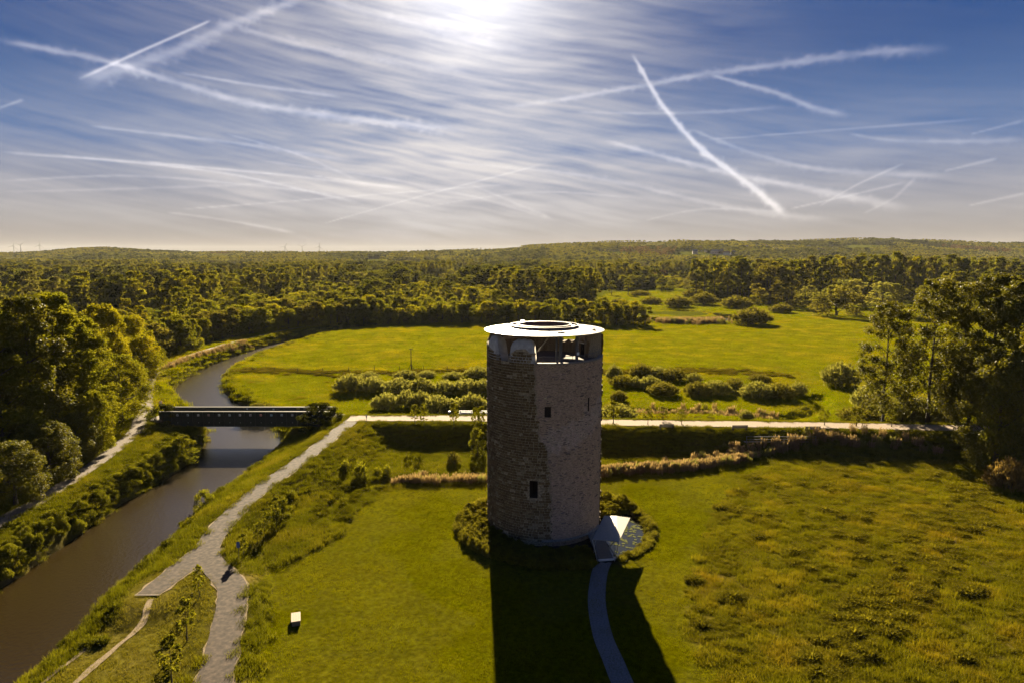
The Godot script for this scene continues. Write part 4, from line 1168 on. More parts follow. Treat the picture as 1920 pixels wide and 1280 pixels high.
func build_small() -> void:
	rng.seed = 31
	var timber := grain(mat(0.27, 0.20, 0.14, 0.7), 0.04, 0.75, 1.0, 0.8, 0.0, 50)
	var dark := mat(0.025, 0.018, 0.015, 0.9)
	var galv := mat(0.10, 0.10, 0.10, 0.6, 0.3)
	var b := thing("block_bench", "pale timber block bench alone on the mown lawn", "bench", on_ground(-21.0, -62.3, 0.0), 0.31)
	for k in 4: part("seat_plank", box_mesh(Vector3(0.21, 0.1, 1.75), Vector3(-0.33 + 0.22 * k, 0.5, 0)), timber, b)
	part("plinth", box_mesh(Vector3(0.78, 0.55, 1.6), Vector3(0, 0.17, 0)), grain(mat(0.2, 0.16, 0.12), 0.04, 0.7, 1.0, 0.8, 0.0, 51), b)
	bench(on_ground(-9.3, -134.2, 0.0), PI, 2.7, mat(0.55, 0.52, 0.5, 0.5), "pale slatted bench on the far verge of the dike road, left of the tower", "benches along the dike road")
	bench(on_ground(-5.2, -134.2, 0.0), PI, 2.7, mat(0.55, 0.52, 0.5, 0.5), "pale bench half hidden behind the tower's left edge, on the dike road verge", "benches along the dike road")
	bench(on_ground(28.6, -123.4, 0.0), 0.03, 2.7, dark, "dark timber bench at the dike edge, nearest the tower's right side", "benches along the dike road")
	bench(on_ground(41.9, -122.6, 0.0), 0.03, 2.9, dark, "dark timber bench at the left end of the railed dike platform", "benches along the dike road")
	bench(on_ground(54.9, -121.8, 0.0), 0.03, 2.9, dark, "dark timber bench at the right end of the railed dike platform", "benches along the dike road")
	var bin := thing("litter_bin", "small dark litter bin with a pale lid beside the pale bench", "bin", on_ground(-12.6, -134.4, 0.0))
	part("body", bar_mesh(Vector3(0, 0, 0), Vector3(0, 0.85, 0), 0.24, 0.27, 10), mat(0.06, 0.065, 0.07, 0.6), bin)
	part("lid", bar_mesh(Vector3(0, 0.85, 0), Vector3(0, 1.0, 0), 0.29, 0.22, 10), mat(0.5, 0.5, 0.5, 0.5), bin)
	# platform with rails on the dike slope
	var pf := thing("dike_platform", "weathered timber platform with thin rails set into the dark dike slope", "platform", on_ground(48.4, -120.6, 0.0))
	pf.position.y = 1.9
	for k in 6: part("plank", box_mesh(Vector3(13.0, 0.12, 0.34), Vector3(0, 0, -0.9 + 0.36 * k)), mat(0.20, 0.185, 0.17, 0.8), pf)
	for k in 6: part("post", box_mesh(Vector3(0.1, 2.9, 0.1), Vector3(-6.2 + 2.48 * k, -0.35, 1.2)), galv, pf)
	for yy in [0.55, 1.05]: part("rail", box_mesh(Vector3(12.6, 0.07, 0.07), Vector3(0, yy, 1.28)), galv, pf)
	# signs and posts
	var sg := thing("blue_sign", "small blue sign on a thin post beside the path fork", "sign", on_ground(-31.1, -73.9, 0.0))
	part("post", bar_mesh(Vector3(0, -0.2, 0), Vector3(0, 2.1, 0), 0.035, -1.0, 6), galv, sg)
	part("plate", box_mesh(Vector3(0.36, 0.7, 0.04), Vector3(0, 1.75, 0.05)), mat(0.06, 0.11, 0.30, 0.4), sg)
	sg = thing("road_sign", "round white sign over a small white plate at the left bridge end", "sign", on_ground(-72.3, -137.6, 0.0))
	part("post", bar_mesh(Vector3(0, -0.2, 0), Vector3(0, 2.95, 0), 0.045, -1.0, 6), galv, sg)
	part("disc", bar_mesh(Vector3(0, 2.6, 0.06), Vector3(0, 2.6, 0.09), 0.36, -1.0, 16), mat(0.62, 0.62, 0.64, 0.4), sg)
	part("disc_rim", lathe(PackedVector2Array([Vector2(0.37, -0.02), Vector2(0.37, 0.05), Vector2(0.30, 0.05)]), -180, 180, 20), mat(0.4, 0.06, 0.05, 0.4), sg).transform = Transform3D(Basis(Vector3.RIGHT, PI / 2), Vector3(0, 2.6, 0.05))
	part("plate", box_mesh(Vector3(0.6, 0.4, 0.03), Vector3(0, 1.95, 0.06)), mat(0.6, 0.62, 0.64, 0.4), sg)
	sg = thing("marker_post", "thin marker post with a small plate at the near edge of the dike road", "post", on_ground(-27.9, -127.8, 0.0))
	part("post", bar_mesh(Vector3(0, -0.2, 0), Vector3(0, 1.5, 0), 0.05, -1.0, 6), mat(0.12, 0.10, 0.09), sg)
	part("plate", box_mesh(Vector3(0.26, 0.5, 0.03), Vector3(0, 1.2, 0.06)), mat(0.3, 0.32, 0.34), sg)
	var ut := thing("utility_pole", "tall dark wooden pole with stays standing at the meadow edge", "pole", on_ground(-30.4, -203.0, 0.0))
	part("pole", bar_mesh(Vector3(0, -0.3, 0), Vector3(0, 6.9, 0), 0.16, 0.12), dark, ut)
	part("crossarm", box_mesh(Vector3(1.3, 0.14, 0.14), Vector3(0, 6.7, 0)), dark, ut)
	for s in [[-1.3, 0.5], [1.3, 0.4], [0.2, -1.3]]: part("stay", bar_mesh(Vector3(s[0], -0.2, s[1]), Vector3(0, 2.3, 0), 0.07, -1.0, 5), dark, ut)
	ut = thing("utility_pole", "thin pole in front of the big round bush on the right meadow", "pole", on_ground(110.6, -318.0, 0.0))
	part("pole", bar_mesh(Vector3(0, -0.3, 0), Vector3(0, 7.4, 0), 0.15, 0.11), dark, ut)
	part("crossarm", box_mesh(Vector3(1.1, 0.14, 0.14), Vector3(0, 7.2, 0)), dark, ut)
	for k in 12:
		var x := -78.0 + k * 7.3
		part("post", bar_mesh(Vector3(0, -0.3, 0), Vector3(0, 1.35, 0), 0.08, -1.0, 6), dark, thing("fence_post", "short dark fence post, %s from left in the rough strip along the meadow edge" % nth(k + 1), "fence post", on_ground(x, -202.0 + 3.0 * sin(k * 0.7), 0.0), 0.0, "fence posts along the meadow edge"))

func house(at: Vector3, turn: float, w: float, d: float, h: float, wall: Material, roof: Material, label: String, group: String) -> void:
	var o := thing("house", label, "house", at, turn, group)
	part("wall", box_mesh(Vector3(w, h + 2.0, d), Vector3(0, h * 0.5 - 1.0, 0)), wall, o)
	var t := Tris.new()
	var up := h + d * 0.42
	t.quad(Vector3(-w * .53, h - .2, d * .56), Vector3(w * .53, h - .2, d * .56), Vector3(w * .53, up, 0), Vector3(-w * .53, up, 0))
	t.quad(Vector3(w * .53, h - .2, -d * .56), Vector3(-w * .53, h - .2, -d * .56), Vector3(-w * .53, up, 0), Vector3(w * .53, up, 0))
	t.tri(Vector3(-w * .5, h, d * .5), Vector3(-w * .5, up, 0), Vector3(-w * .5, h, -d * .5))
	t.tri(Vector3(w * .5, h, d * .5), Vector3(w * .5, h, -d * .5), Vector3(w * .5, up, 0))
	part("roof", t.mesh(), roof, o)
	for k in 3: part("window", box_mesh(Vector3(1.2, 1.4, 0.1), Vector3((k - 1) * w * 0.3, h * 0.55, d * 0.5 + 0.03)), window_glass, o)

var window_glass: StandardMaterial3D

func build_far() -> void:
	rng.seed = 52
	window_glass = mat(0.03, 0.035, 0.04, 0.1, 0.0, 0.5)
	var walls := [mat(.5, .48, .45), mat(.36, .3, .26), mat(.55, .53, .52), mat(.25, .2, .17)]
	var roofs := [mat(.10, .085, .085), mat(.22, .11, .07), mat(.16, .15, .16)]
	for k in 30:
		var b := lerpf(0.265, 0.46, k / 29.0) + rnd(-.004, .004)
		var d := rnd(1750, 2050)
		var p := on_ground(b * d, -d, 0.3)
		house(p, rnd(-.6, .6), rnd(11, 18), rnd(9, 12), rnd(6, 8.5), walls[rng.randi() % 4], roofs[rng.randi() % 3], "village house, %s from left among the trees of the far right hillside" % nth(k + 1), "village houses on the far hillside")
	for q in [[-0.425, 830, "white-walled house between the trees at the far left middle"], [-0.48, 860, "low grey house roof showing left of the white-walled house"], [-0.075, 1300, "far house roof in the trees left of the tower's roof line"], [0.0, 1500, "distant grey house high among trees above the tower roof"], [-0.33, 1000, "pale house roof in the wood, above the river bend"]]:
		house(on_ground(q[0] * q[1], -q[1], 0.3) + Vector3(0, 4.0, 0), rnd(-.4, .4), 14, 9, 6.5, walls[2], roofs[rng.randi() % 3], q[2], "")
	# long sheds and a pale yard at the left edge
	for q in [[-0.775, 640, 60, 5.5, "long pale industrial shed at the far left edge, in front"], [-0.76, 720, 70, 6.0, "long grey industrial shed behind the front one at the left edge"], [-0.745, 800, 50, 6.0, "farthest low pale shed at the left edge"]]:
		var o := thing("industrial_shed", q[4], "shed", on_ground(q[0] * q[1], -q[1], 0.2), 0.1)
		part("wall", box_mesh(Vector3(q[2], q[3], 22), Vector3(0, q[3] * 0.5, 0)), walls[2] if q[1] < 700 else walls[0], o)
		part("roof", box_mesh(Vector3(q[2] + 1.0, 0.5, 23), Vector3(0, q[3] + 0.25, 0)), mat(.42, .42, .43), o)
		for k in 5: part("door", box_mesh(Vector3(4, 4, 0.15), Vector3((k - 2) * q[2] * 0.18, 2.0, 11.05)), mat(.12, .13, .15), o)
	var yard := box_mesh(Vector3(90, 0.3, 60))
	structure("yard", yard, mat(.5, .46, .42)).position = on_ground(-0.775 * 560.0, -560.0, -0.2)
	# wind turbines on the skyline
	var white := mat(.10, .10, .11, .8)
	for q in [[-0.724, 6200, 92, 0.3, "leftmost wind turbine of the pair on the left skyline"], [-0.714, 6000, 96, 0.9, "right wind turbine of the pair on the left skyline"], [-0.686, 6400, 100, 0.1, "single wind turbine above the small hump at the left skyline"], [-0.33, 6600, 86, 0.5, "leftmost of three tiny wind turbines over the middle skyline"], [-0.305, 6500, 88, 1.0, "middle one of three tiny wind turbines over the middle skyline"], [-0.28, 6600, 90, 0.2, "rightmost of three tiny wind turbines over the middle skyline"]]:
		var o := thing("wind_turbine", q[4], "wind turbine", on_ground(q[0] * q[1], -q[1], 1.0), 0.3, "wind turbines on the skyline")
		part("tower", bar_mesh(Vector3.ZERO, Vector3(0, q[2], 0), 3.2, 1.8), white, o)
		part("nacelle", box_mesh(Vector3(4.5, 4.5, 11), Vector3(0, q[2] + 1.5, 1)), white, o)
		for k in 3:
			var a: float = q[3] + TAU * k / 3.0
			part("blade", bar_mesh(Vector3(0, q[2] + 1.5, 7), Vector3(sin(a) * 48, q[2] + 1.5 + cos(a) * 48, 7), 2.0, 0.6, 5), white, o)

# ---------------------------------------------------------------- everything green
func lay_plants() -> void:
	rng.seed = 100
	# --- the tall trees at the left
	for q in [
		["poplar_near", 0, "gloss", -74.08, -103.10, 27.77, 12.28, "tallest dark poplar at the far left, second from the frame edge"], ["poplar_near", 1, "lime", -74.87, -110.43, 28.05, 12.25, "tall poplar at the left whose top stands highest on the skyline"],
		["poplar_near", 0, "green", -74.69, -97.35, 26.04, 11.62, "dark poplar cut by the left edge of the picture"], ["poplar_near", 1, "lime", -74.20, -116.12, 23.22, 11.06, "shorter poplar on the right flank of the left grove"],
		["poplar_near", 2, "gloss", -81.31, -98.55, 27.11, 13.32, "poplar just entering at the left edge, behind the front trunk"], ["poplar_near", 2, "lime", -85.39, -115.46, 25.99, 13.73, "poplar behind the front trunks of the left grove"],
		["broad_near", 0, "lime", -76.78, -131.03, 13.58, 13.03, "rounded green tree leaning over the path at the left bridge end"], ["broad_near", 1, "lime", -69.54, -110.73, 10.89, 6.65, "small sunlit tree in front of the dark left grove"],
		["broad_near", 1, "yellow", -92.23, -152.27, 22.95, 13.22, "bright yellow-green tree rising behind the left grove"], ["broad_near", 0, "yellow", -95.09, -168.99, 18.33, 13.34, "yellow-green round tree right of the brightest one at left"],
		["broad_near", 0, "lime", -95.20, -173.20, 12.06, 12.33, "broad green tree at the right end of the left grove, near the water"], ["broad_near", 1, "green", -91.35, -139.44, 23.42, 13.23, "green tree filling the middle of the left grove"],
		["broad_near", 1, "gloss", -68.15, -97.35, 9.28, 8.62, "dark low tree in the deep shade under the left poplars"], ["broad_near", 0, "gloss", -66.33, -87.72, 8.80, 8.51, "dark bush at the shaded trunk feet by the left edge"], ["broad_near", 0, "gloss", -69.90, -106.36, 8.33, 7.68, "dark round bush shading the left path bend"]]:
		plant("poplar_tree" if q[0] == "poplar_near" else "broadleaf_tree", q[0], q[1], q[2], q[3], q[4], q[5], q[6], q[7], "tree", "trees of the left grove")
	for k in 16:
		var z := rnd(-150, -75)
		var x := -68.0 - 6.0 + (z + 75.0) * 0.16 - rnd(0, 26)
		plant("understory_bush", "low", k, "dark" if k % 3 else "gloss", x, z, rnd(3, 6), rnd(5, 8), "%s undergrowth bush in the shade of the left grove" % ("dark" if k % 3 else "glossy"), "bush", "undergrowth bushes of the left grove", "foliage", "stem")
	# --- the trees at the right edge
	for q in [
		["poplar_near", 2, "gloss", 75.31, -135.41, 26.00, 11.24, "slender open poplar standing left of the right-hand group by the dike road"], ["poplar_near", 2, "gloss", 81.76, -131.18, 29.94, 12.95, "tall open poplar, second from the left in the right-hand group"],
		["poplar_near", 2, "gloss", 87.75, -131.18, 29.54, 11.40, "tall poplar in the middle of the right-hand group"], ["poplar_near", 0, "gloss", 92.97, -130.37, 30.98, 15.44, "tallest dense poplar of the right-hand group"], ["poplar_near", 1, "gloss", 92.60, -122.01, 27.89, 14.49, "dark poplar cut by the right edge of the picture"],
		["broad_near", 1, "gloss", 80.48, -109.89, 20.73, 13.14, "dark bushy tree in front of the right-hand group, over the dike end"], ["broad_near", 0, "gloss", 84.33, -108.25, 24.57, 14.65, "darkest tree at the right edge reaching down to the grass"], ["broad_near", 0, "gloss", 87.98, -128.33, 12.00, 11.25, "low dark tree between the trunks of the right-hand group"]]:
		plant("poplar_tree" if q[0] == "poplar_near" else "broadleaf_tree", q[0], q[1], q[2], q[3], q[4], q[5], q[6], q[7], "tree", "trees of the right-hand group")
	for q in [["willow", 1, "sage", 87.87, -179.88, 7.23, 10.69, "grey spreading willow bush left of the right-hand poplars"], ["willow", 2, "grey", 79.92, -149.45, 6.67, 8.33, "pale willow bush at the foot of the slender right poplar"], ["willow", 1, "sage", 81.08, -138.87, 6.22, 9.97, "grey-green willow bush between the right poplar trunks"], ["willow", 2, "sage", 86.37, -136.63, 7.78, 9.81, "willow bush under the second right poplar"], ["willow", 1, "olive", 73.36, -141.19, 3.45, 9.02, "low olive bush on the bank below the pale willow, by the road"], ["willow", 1, "brown", 76.06, -100.41, 5.45, 7.30, "brownish shaded bush at the right edge of the rough grass"]]:
		plant("willow_bush", q[0], q[1], q[2], q[3], q[4], q[5], q[6], q[7], "bush", "", "foliage", "stem")
	# --- willow bushes between the dike road and the meadow
	var spots := [-41.31, -172.02, 4.99, 8.46, -35.29, -170.66, 4.54, 6.78, -28.96, -169.32, 4.37, 8.07, -22.81, -168.66, 4.49, 6.97, -16.77, -168.66, 4.09, 6.70, -12.17, -169.99, 4.12, 7.02, -7.47, -170.66, 3.72, 6.51, -28.76, -151.46, 4.18, 6.27, -24.18, -153.08, 4.47, 5.36, -20.62, -152.00, 4.44, 5.08, -16.82, -148.41, 4.46, 6.86, -13.12, -149.45, 3.40, 5.96, -9.00, -148.41, 4.82, 6.38, -6.47, -147.39, 3.48, 4.70, -40.20, -187.66, 2.72, 5.95, -30.29, -190.96, 2.46, 6.96, -24.44, -192.65, 2.17, 5.19, -16.66, -190.96, 2.15, 6.05, -9.93, -192.65, 3.40, 7.63]
	for k in spots.size() / 4:
		plant("willow_bush", "willow", k, "sage" if k % 3 == 0 else "grey", spots[k * 4], spots[k * 4 + 1], spots[k * 4 + 2], spots[k * 4 + 3] * 1.1, "%s willow, %s from left in the %s row, thicket left of tower" % [TONE["sage" if k % 3 == 0 else "grey"], nth((k if k < 7 else (k - 7 if k < 14 else k - 14)) + 1), "middle" if k < 7 else ("front" if k < 14 else "back")], "bush", "willow thicket left of the tower", "foliage", "stem")
	spots = [28.59, -187.66, 4.82, 4.46, 28.94, -177.67, 3.58, 6.20, 32.62, -176.94, 3.14, 4.77, 36.80, -190.96, 4.60, 6.96, 41.65, -190.96, 3.68, 6.05, 44.97, -187.66, 3.92, 6.84, 35.99, -175.51, 3.68, 6.13, 37.82, -167.35, 3.79, 7.71, 50.08, -184.47, 2.97, 4.39, 46.34, -167.35, 3.79, 6.65, 51.66, -168.66, 4.09, 6.97, 56.99, -172.70, 3.90, 5.48, 60.35, -164.80, 4.26, 8.64, 65.35, -164.17, 4.12, 7.83, 71.25, -167.35, 3.79, 4.79, 25.48, -159.91, 2.85, 4.07, 22.48, -140.59, 4.36, 7.85, 21.47, -149.45, 3.40, 4.76, 49.78, -141.53, 2.31, 2.94, 69.24, -187.66, 2.11, 5.95]
	for k in spots.size() / 4:
		plant("willow_bush", "willow", k, "sage" if k % 2 == 0 else "olive", spots[k * 4], spots[k * 4 + 1], spots[k * 4 + 2], spots[k * 4 + 3] * 1.1, "%s willow, %s rightwards and down, thicket right of tower" % [TONE["sage" if k % 2 == 0 else "olive"], nth(k + 1)], "bush", "willow thicket right of the tower", "foliage", "stem")
	# --- round bushes and single trees on the right meadow
	for q in [[98.36, -480.00, 5.63, 15.76, "low round dark bush at the left of the bush row on the right meadow"], [110.10, -450.93, 7.76, 19.04, "wide round bush, second in the row on the right meadow"], [132.34, -469.91, 9.18, 19.09, "round bush, third in the row on the right meadow"], [156.17, -518.99, 7.29, 20.26, "round bush behind the row on the right meadow"], [145.66, -442.00, 8.30, 20.73, "large round bush at the right of the row"], [119.40, -337.93, 9.04, 19.60, "biggest round bush standing alone in front on the right meadow"], [160.55, -405.80, 5.73, 13.98, "low round bush right of the biggest one"], [75.04, -474.90, 4.83, 11.88, "small round bush at the river end of the meadow row"], [148.13, -557.77, 6.96, 19.15, "small grey bush at the back of the meadow row"], [108.58, -579.39, 4.52, 18.09, "low bush by the far pair of slim trees"]]:
		plant("round_bush", "willow", 0, "olive", q[0], q[1], q[2], q[3] * 1.05, q[4], "bush", "round bushes on the right meadow", "foliage", "stem")
	for q in [["broad", 2, "olive", 179.42, -474.90, 29.88, 26.64, "tall open tree with a bare trunk, standing out before the poplar wood at right"], ["low", 0, "olive", 187.36, -465.02, 19.93, 23.95, "dense rounded tree right of the open tree on the meadow"], ["low", 1, "olive", 183.39, -384.76, 17.15, 30.08, "broad low tree at the meadow corner before the poplar wood"], ["broad", 0, "sage", 222.32, -450.93, 18.64, 31.68, "greyish tree behind the broad low one at right"], ["broad", 0, "sage", 213.27, -391.53, 18.97, 27.53, "pale round-headed tree left of the right-hand poplars"], ["poplar", 0, "lime", 84.60, -579.39, 13.08, 8.13, "slim bright tree, left of the pair on the far meadow"], ["poplar", 1, "lime", 98.63, -579.39, 14.87, 10.84, "slim bright tree, right of the pair on the far meadow"], ["broad", 1, "lime", 56.64, -557.77, 10.43, 13.05, "small round bright tree at the left end of the far meadow"], ["broad", 2, "brown", 67.05, -564.79, 11.87, 14.10, "brownish young tree beside the small bright one"], ["broad", 2, "green", 0.87, -557.77, 26.41, 26.93, "largest round-topped tree in the wood straight above the tower"], ["broad", 1, "lime", 141.16, -646.12, 12.56, 13.09, "small bright tree at the back of the far meadow"], ["broad", 1, "lime", 154.46, -655.55, 11.72, 13.28, "second small bright tree at the back of the far meadow"], ["low", 0, "sage", 201.91, -465.02, 13.43, 14.53, "grey bush between the dense tree and the meadow corner"], ["low", 1, "yellow", 174.55, -485.21, 7.58, 13.65, "yellowish low shrub at the foot of the open tree"]]:
		plant("meadow_tree", q[0], q[1], q[2], q[3], q[4], q[5], q[6], q[7], "tree", "", "crown", "trunk")
	# --- poplar wood at the right
	for k in 84:
		var u := fposmod(k / 42.0, 1.0)
		var b := lerpf(0.27, 0.80, u) + rnd(-.005, .005)
		var d := lerpf(540.0, 500.0, u) + rnd(-14, 12) + (24.0 if k >= 42 else 0.0)
		var h := rnd(31, 36) * (1.0 - 0.05 * sin(u * 9.0))
		var tint: String = ["lime", "lime", "yellow", "green", "olive"][rng.randi() % 5]
		plant("poplar_tree", "poplar", k, tint, b * d, -d, h, rnd(11, 14.5), "tall %s poplar, %s from left in the %s rank of the right-hand wood" % [TONE[tint], nth(k % 42 + 1), "front" if k < 42 else "second"], "tree", "poplars of the right-hand wood")
	# --- the yellow-green row along the far river path
	var row := smooth_line(PackedVector3Array([Vector3(-113.98, 1.50, -220.20), Vector3(-115.79, 1.50, -241.41), Vector3(-116.35, 1.50, -263.76), Vector3(-110.51, 1.50, -286.69), Vector3(-98.65, 1.50, -313.91), Vector3(-79.11, 1.50, -335.95), Vector3(-53.99, 1.50, -343.99), Vector3(-27.21, 1.50, -346.75), Vector3(0.00, 1.50, -343.99), Vector3(26.57, 1.50, -338.59), Vector3(49.72, 1.50, -333.35), Vector3(63.63, 1.50, -330.79)]), 6.6)
	for k in row.size():
		for r in 3:
			var p := row[k] + Vector3(rnd(-2, 2) - (3.0 if r and row[k].x < -90 else 0.0) * r, 0, -7.5 * r + rnd(-2.5, 2.5))
			var h := rnd(8.0, 11.5) + r * 0.8
			var tint: String = ["yellow", "lime", "lime", "olive", "green"][rng.randi() % 5]
			plant("riverside_tree", "low" if rng.randf() < 0.55 else "broad", k + r, tint, p.x, p.z, h, h * rnd(.72, 1.0), "%s tree, %s from left in the %s rank along the far river path" % [TONE[tint], nth(k + 1), ["front", "second", "third"][r]], "tree", "row of trees along the far river path")
	# --- the wood beyond, nearest trees singly
	var woods := []
	for k in 4000:
		var z := -rnd(160, 470)
		var x := rnd(-0.80, 0.16) * -z
		if zone_at(x, z) != WOOD or near(path_left, x, z).x < 24.0 or near(river, x, z).x < 22.0 or (x > -112.0 and z > -385.0): continue
		if tree_near(x, z): continue
		note_tree(x, z)
		var n := broad.get_noise_2d(x * 0.5 + 40.0, z * 0.5)
		var tone: String = ["yellow", "lime", "lime", "green"][rng.randi() % 4] if n > 0.05 else ["green", "olive", "dark", "lime", "sage"][rng.randi() % 5]
		var tall := rng.randf() < 0.18
		var h := rnd(15, 21) if tall else rnd(7, 13)
		var side := x / -z
		var whose := "%s %s tree, %%s of its kind from left, %s" % ["tall slim" if tall else ("low" if h < 9.0 else "rounded"), TONE[tone], "at the wood's left edge" if side < -0.55 else ("left of the river bend" if side < -0.38 else ("above the river bend" if side < -0.22 else ("behind the riverside row" if side < -0.08 else "behind the tower")))]
		woods.append([side, whose, "poplar" if tall else ("low" if rng.randf() < 0.4 else "broad"), k, tone, x, z, h, h * (rnd(.34, .42) if tall else rnd(.75, 1.05))])
		if woods.size() >= 250: break
	woods.sort_custom(func(p, q): return p[0] < q[0])
	var met := {}
	for q in woods:
		met[q[1]] = met.get(q[1], 0) + 1
		plant("woodland_tree", q[2], q[3], q[4], q[5], q[6], q[7], q[8], q[1] % nth(met[q[1]]), "tree", "trees of the wood beyond the river")
	# --- and the rest of the wood and the far hills as one mass each
	var patches := FastNoiseLite.new()
	patches.seed = 9
	patches.noise_type = FastNoiseLite.TYPE_CELLULAR
	patches.cellular_return_type = FastNoiseLite.RETURN_CELL_VALUE
	patches.frequency = 0.016
	patches.fractal_type = FastNoiseLite.FRACTAL_NONE
	for band in [["mixed_wood", 330.0, 1250.0, 7.5, 0.0034, "mixed spring wood filling the plain beyond the meadows"], ["hill_wood", 1250.0, 3300.0, 11.0, 0.0022, "wooded far hills along the horizon"]]:
		var lots := [[], [], []]
		var tints := [PackedColorArray(), PackedColorArray(), PackedColorArray()]
		var d: float = band[1]
		while d < band[2]:
			var s: float = band[3] + d * band[4]
			var b := -0.86
			while b < 0.86:
				b += s / d * rnd(.7, 1.3)
				var z := -d + rnd(-.5, .5) * s
				var x := b * d
				if zone_at(x, z) != WOOD: continue
				if d < 480.0 and (near(path_left, x, z).x < 32.0 or near(river, x, z).x < 26.0 or tree_near(x, z)): continue
				# species stand together in patches, with clearings between
				var wob := broad.get_noise_2d(x * 1.3, z * 1.3) * 22.0
				var kin := patches.get_noise_2d((x + wob) * (1.0 if d < 1250.0 else 0.45), (z - wob) * (0.62 if d < 1250.0 else 0.3)) * 0.5 + 0.5
				var q := rng.randf()
				var which := rng.randi() % 2
				var h := rnd(9, 15)
				var c := Color(.165, .155, .018)
				if kin < 0.10 and d > 470.0: continue
				elif kin < 0.24:
					h = rnd(4, 7)
					c = Color(.230, .215, .095)
				elif kin < 0.42:
					which = 2
					h = rnd(19, 27)
					c = Color(.215, .195, .020)
				elif kin < 0.56:
					h = rnd(14, 20)
					c = Color(.105, .102, .018)
				elif kin < 0.74:
					h = rnd(7, 12)
					c = Color(.265, .235, .018)
				elif kin > 0.96: c = Color(.16, .10, .045)
				if q < 0.12:
					h = minf(h * 1.4, 25.0)
					c = Color(.080, .080, .015)
				elif q < 0.2: c = Color(.180, .160, .06)
				var w := h * (rnd(.8, 1.25) if which < 2 else rnd(.38, .55))
				if d > 1250.0:
					h = lerpf(h, 14.0, 0.5)
					w = maxf(w, 10.0) * 1.5
				lots[which].append(Transform3D(Basis(Vector3.UP, rnd(0, TAU)).scaled(Vector3(w, h, w)), on_ground(x, z, 0.3)))
				tints[which].append(c * rnd(.75, 1.25) * 3.3)
			d += s
		var fm := leaf_mat(.30, .30, .30)
		for w in 3:
			copies(band[0], (kinds["far"][w][0] if band[1] > 1000.0 else [kinds["broad"][0][0], kinds["low"][0][0], kinds["poplar"][1][0]][w]), fm, lots[w], tints[w], band[5] + [", rounded crowns", ", spreading crowns", ", slim tall crowns"][w], "wood")
	# --- young trees
	for q in [[-30.96, -74.86, 3.08, 1.59, "nearest of four young trees in a row above the path fork"], [-31.07, -79.49, 2.84, 1.69, "second young tree from the fork in the row of four"], [-30.89, -81.53, 3.60, 1.73, "third young tree from the fork in the row of four"], [-30.59, -84.75, 4.44, 1.65, "farthest young tree in the row above the fork"], [-31.94, -65.75, 3.61, 1.63, "young tree on the grass tongue between the two path branches"], [-29.69, -58.32, 4.43, 2.13, "young tree with a bare stem, second on the lower grass tongue"], [-27.72, -51.57, 4.86, 2.25, "young tree nearest the bottom edge, beside the worn track"]]:
		plant("young_tree", "sapling", rng.randi() % 2, "lime", q[0], q[1], q[2], q[3] * 0.8, q[4], "tree", "young trees by the path fork")
	spots = [19.22, -126.37, 4.64, 2.42, 25.63, -125.56, 3.49, 2.21, 29.26, -129.27, 2.96, 2.06, 31.96, -125.56, 3.18, 2.21, 40.40, -135.85, 2.22, 2.39, 58.72, -125.16, 3.28, 2.60, 64.34, -124.37, 3.76, 2.98, 70.69, -123.98, 3.55, 2.58]
	for k in spots.size() / 4:
		plant("road_sapling", "sapling", k, "lime", spots[k * 4], spots[k * 4 + 1], spots[k * 4 + 2], spots[k * 4 + 3], "thin staked sapling along the dike road, %s right of the tower" % ["first", "second", "third", "fourth", "fifth", "sixth", "seventh", "eighth"][k], "sapling", "saplings along the dike road")
	spots = [-18.46, -126.77, 4.24, 1.82, -16.69, -126.37, 4.64, 1.82, -10.99, -125.96, 5.14, 2.01, -6.84, -125.56, 4.51, 1.81, -5.71, -125.16, 5.11, 1.80]
	for k in spots.size() / 4:
		plant("road_sapling", "sapling", k, "lime", spots[k * 4], spots[k * 4 + 1], spots[k * 4 + 2], spots[k * 4 + 3], "thin sapling at the dike edge left of the tower, %s from the bridge" % ["first", "second", "third", "fourth", "fifth"][k], "sapling", "saplings along the dike road")
	for q in [["low", 0, "green", -30.61, -87.47, 2.95, 2.42, "dark leafy bush at the end of the young tree row"], ["tuft", 1, "green", -31.47, -93.67, 1.42, 1.37, "small dark upright bush beside the leafy one by the path"], ["tuft", 0, "lime", -24.09, -104.56, 3.31, 2.19, "upright reedy bush, largest of the cluster below the dike"], ["tuft", 0, "lime", -26.89, -106.67, 1.96, 1.55, "upright reedy bush at the left of the cluster below the dike"], ["tuft", 0, "lime", -21.72, -106.67, 1.42, 1.38, "small upright bush in the cluster below the dike"], ["tuft", 0, "lime", -20.07, -106.14, 2.48, 1.37, "upright bush at the right of the cluster below the dike"], ["tuft", 1, "olive", -9.96, -112.33, 2.61, 2.53, "loose bush on the green below the shaded dike"], ["low", 1, "lime", -44.32, -94.61, 2.95, 3.23, "leafy bush leaning from the right bank over the river"], ["low", 1, "olive", -56.06, -149.45, 4.25, 10.72, "low bramble mound on the point above the bridge"], ["low", 0, "green", -6.12, -116.94, 5.30, 3.19, "dark climbing shrub on the dike beside the tower's left edge"], ["low", 0, "green", -58.04, -117.27, 4.35, 5.65, "leafy bank growth under the left end of the bridge"], ["low", 1, "olive", -41.77, -130.26, 1.50, 4.17, "sunlit bramble on the right bank under the bridge"]]:
		plant("bank_bush", q[0], q[1], q[2], q[3], q[4], q[5], q[6], q[7], "bush", "", "foliage", "stem")
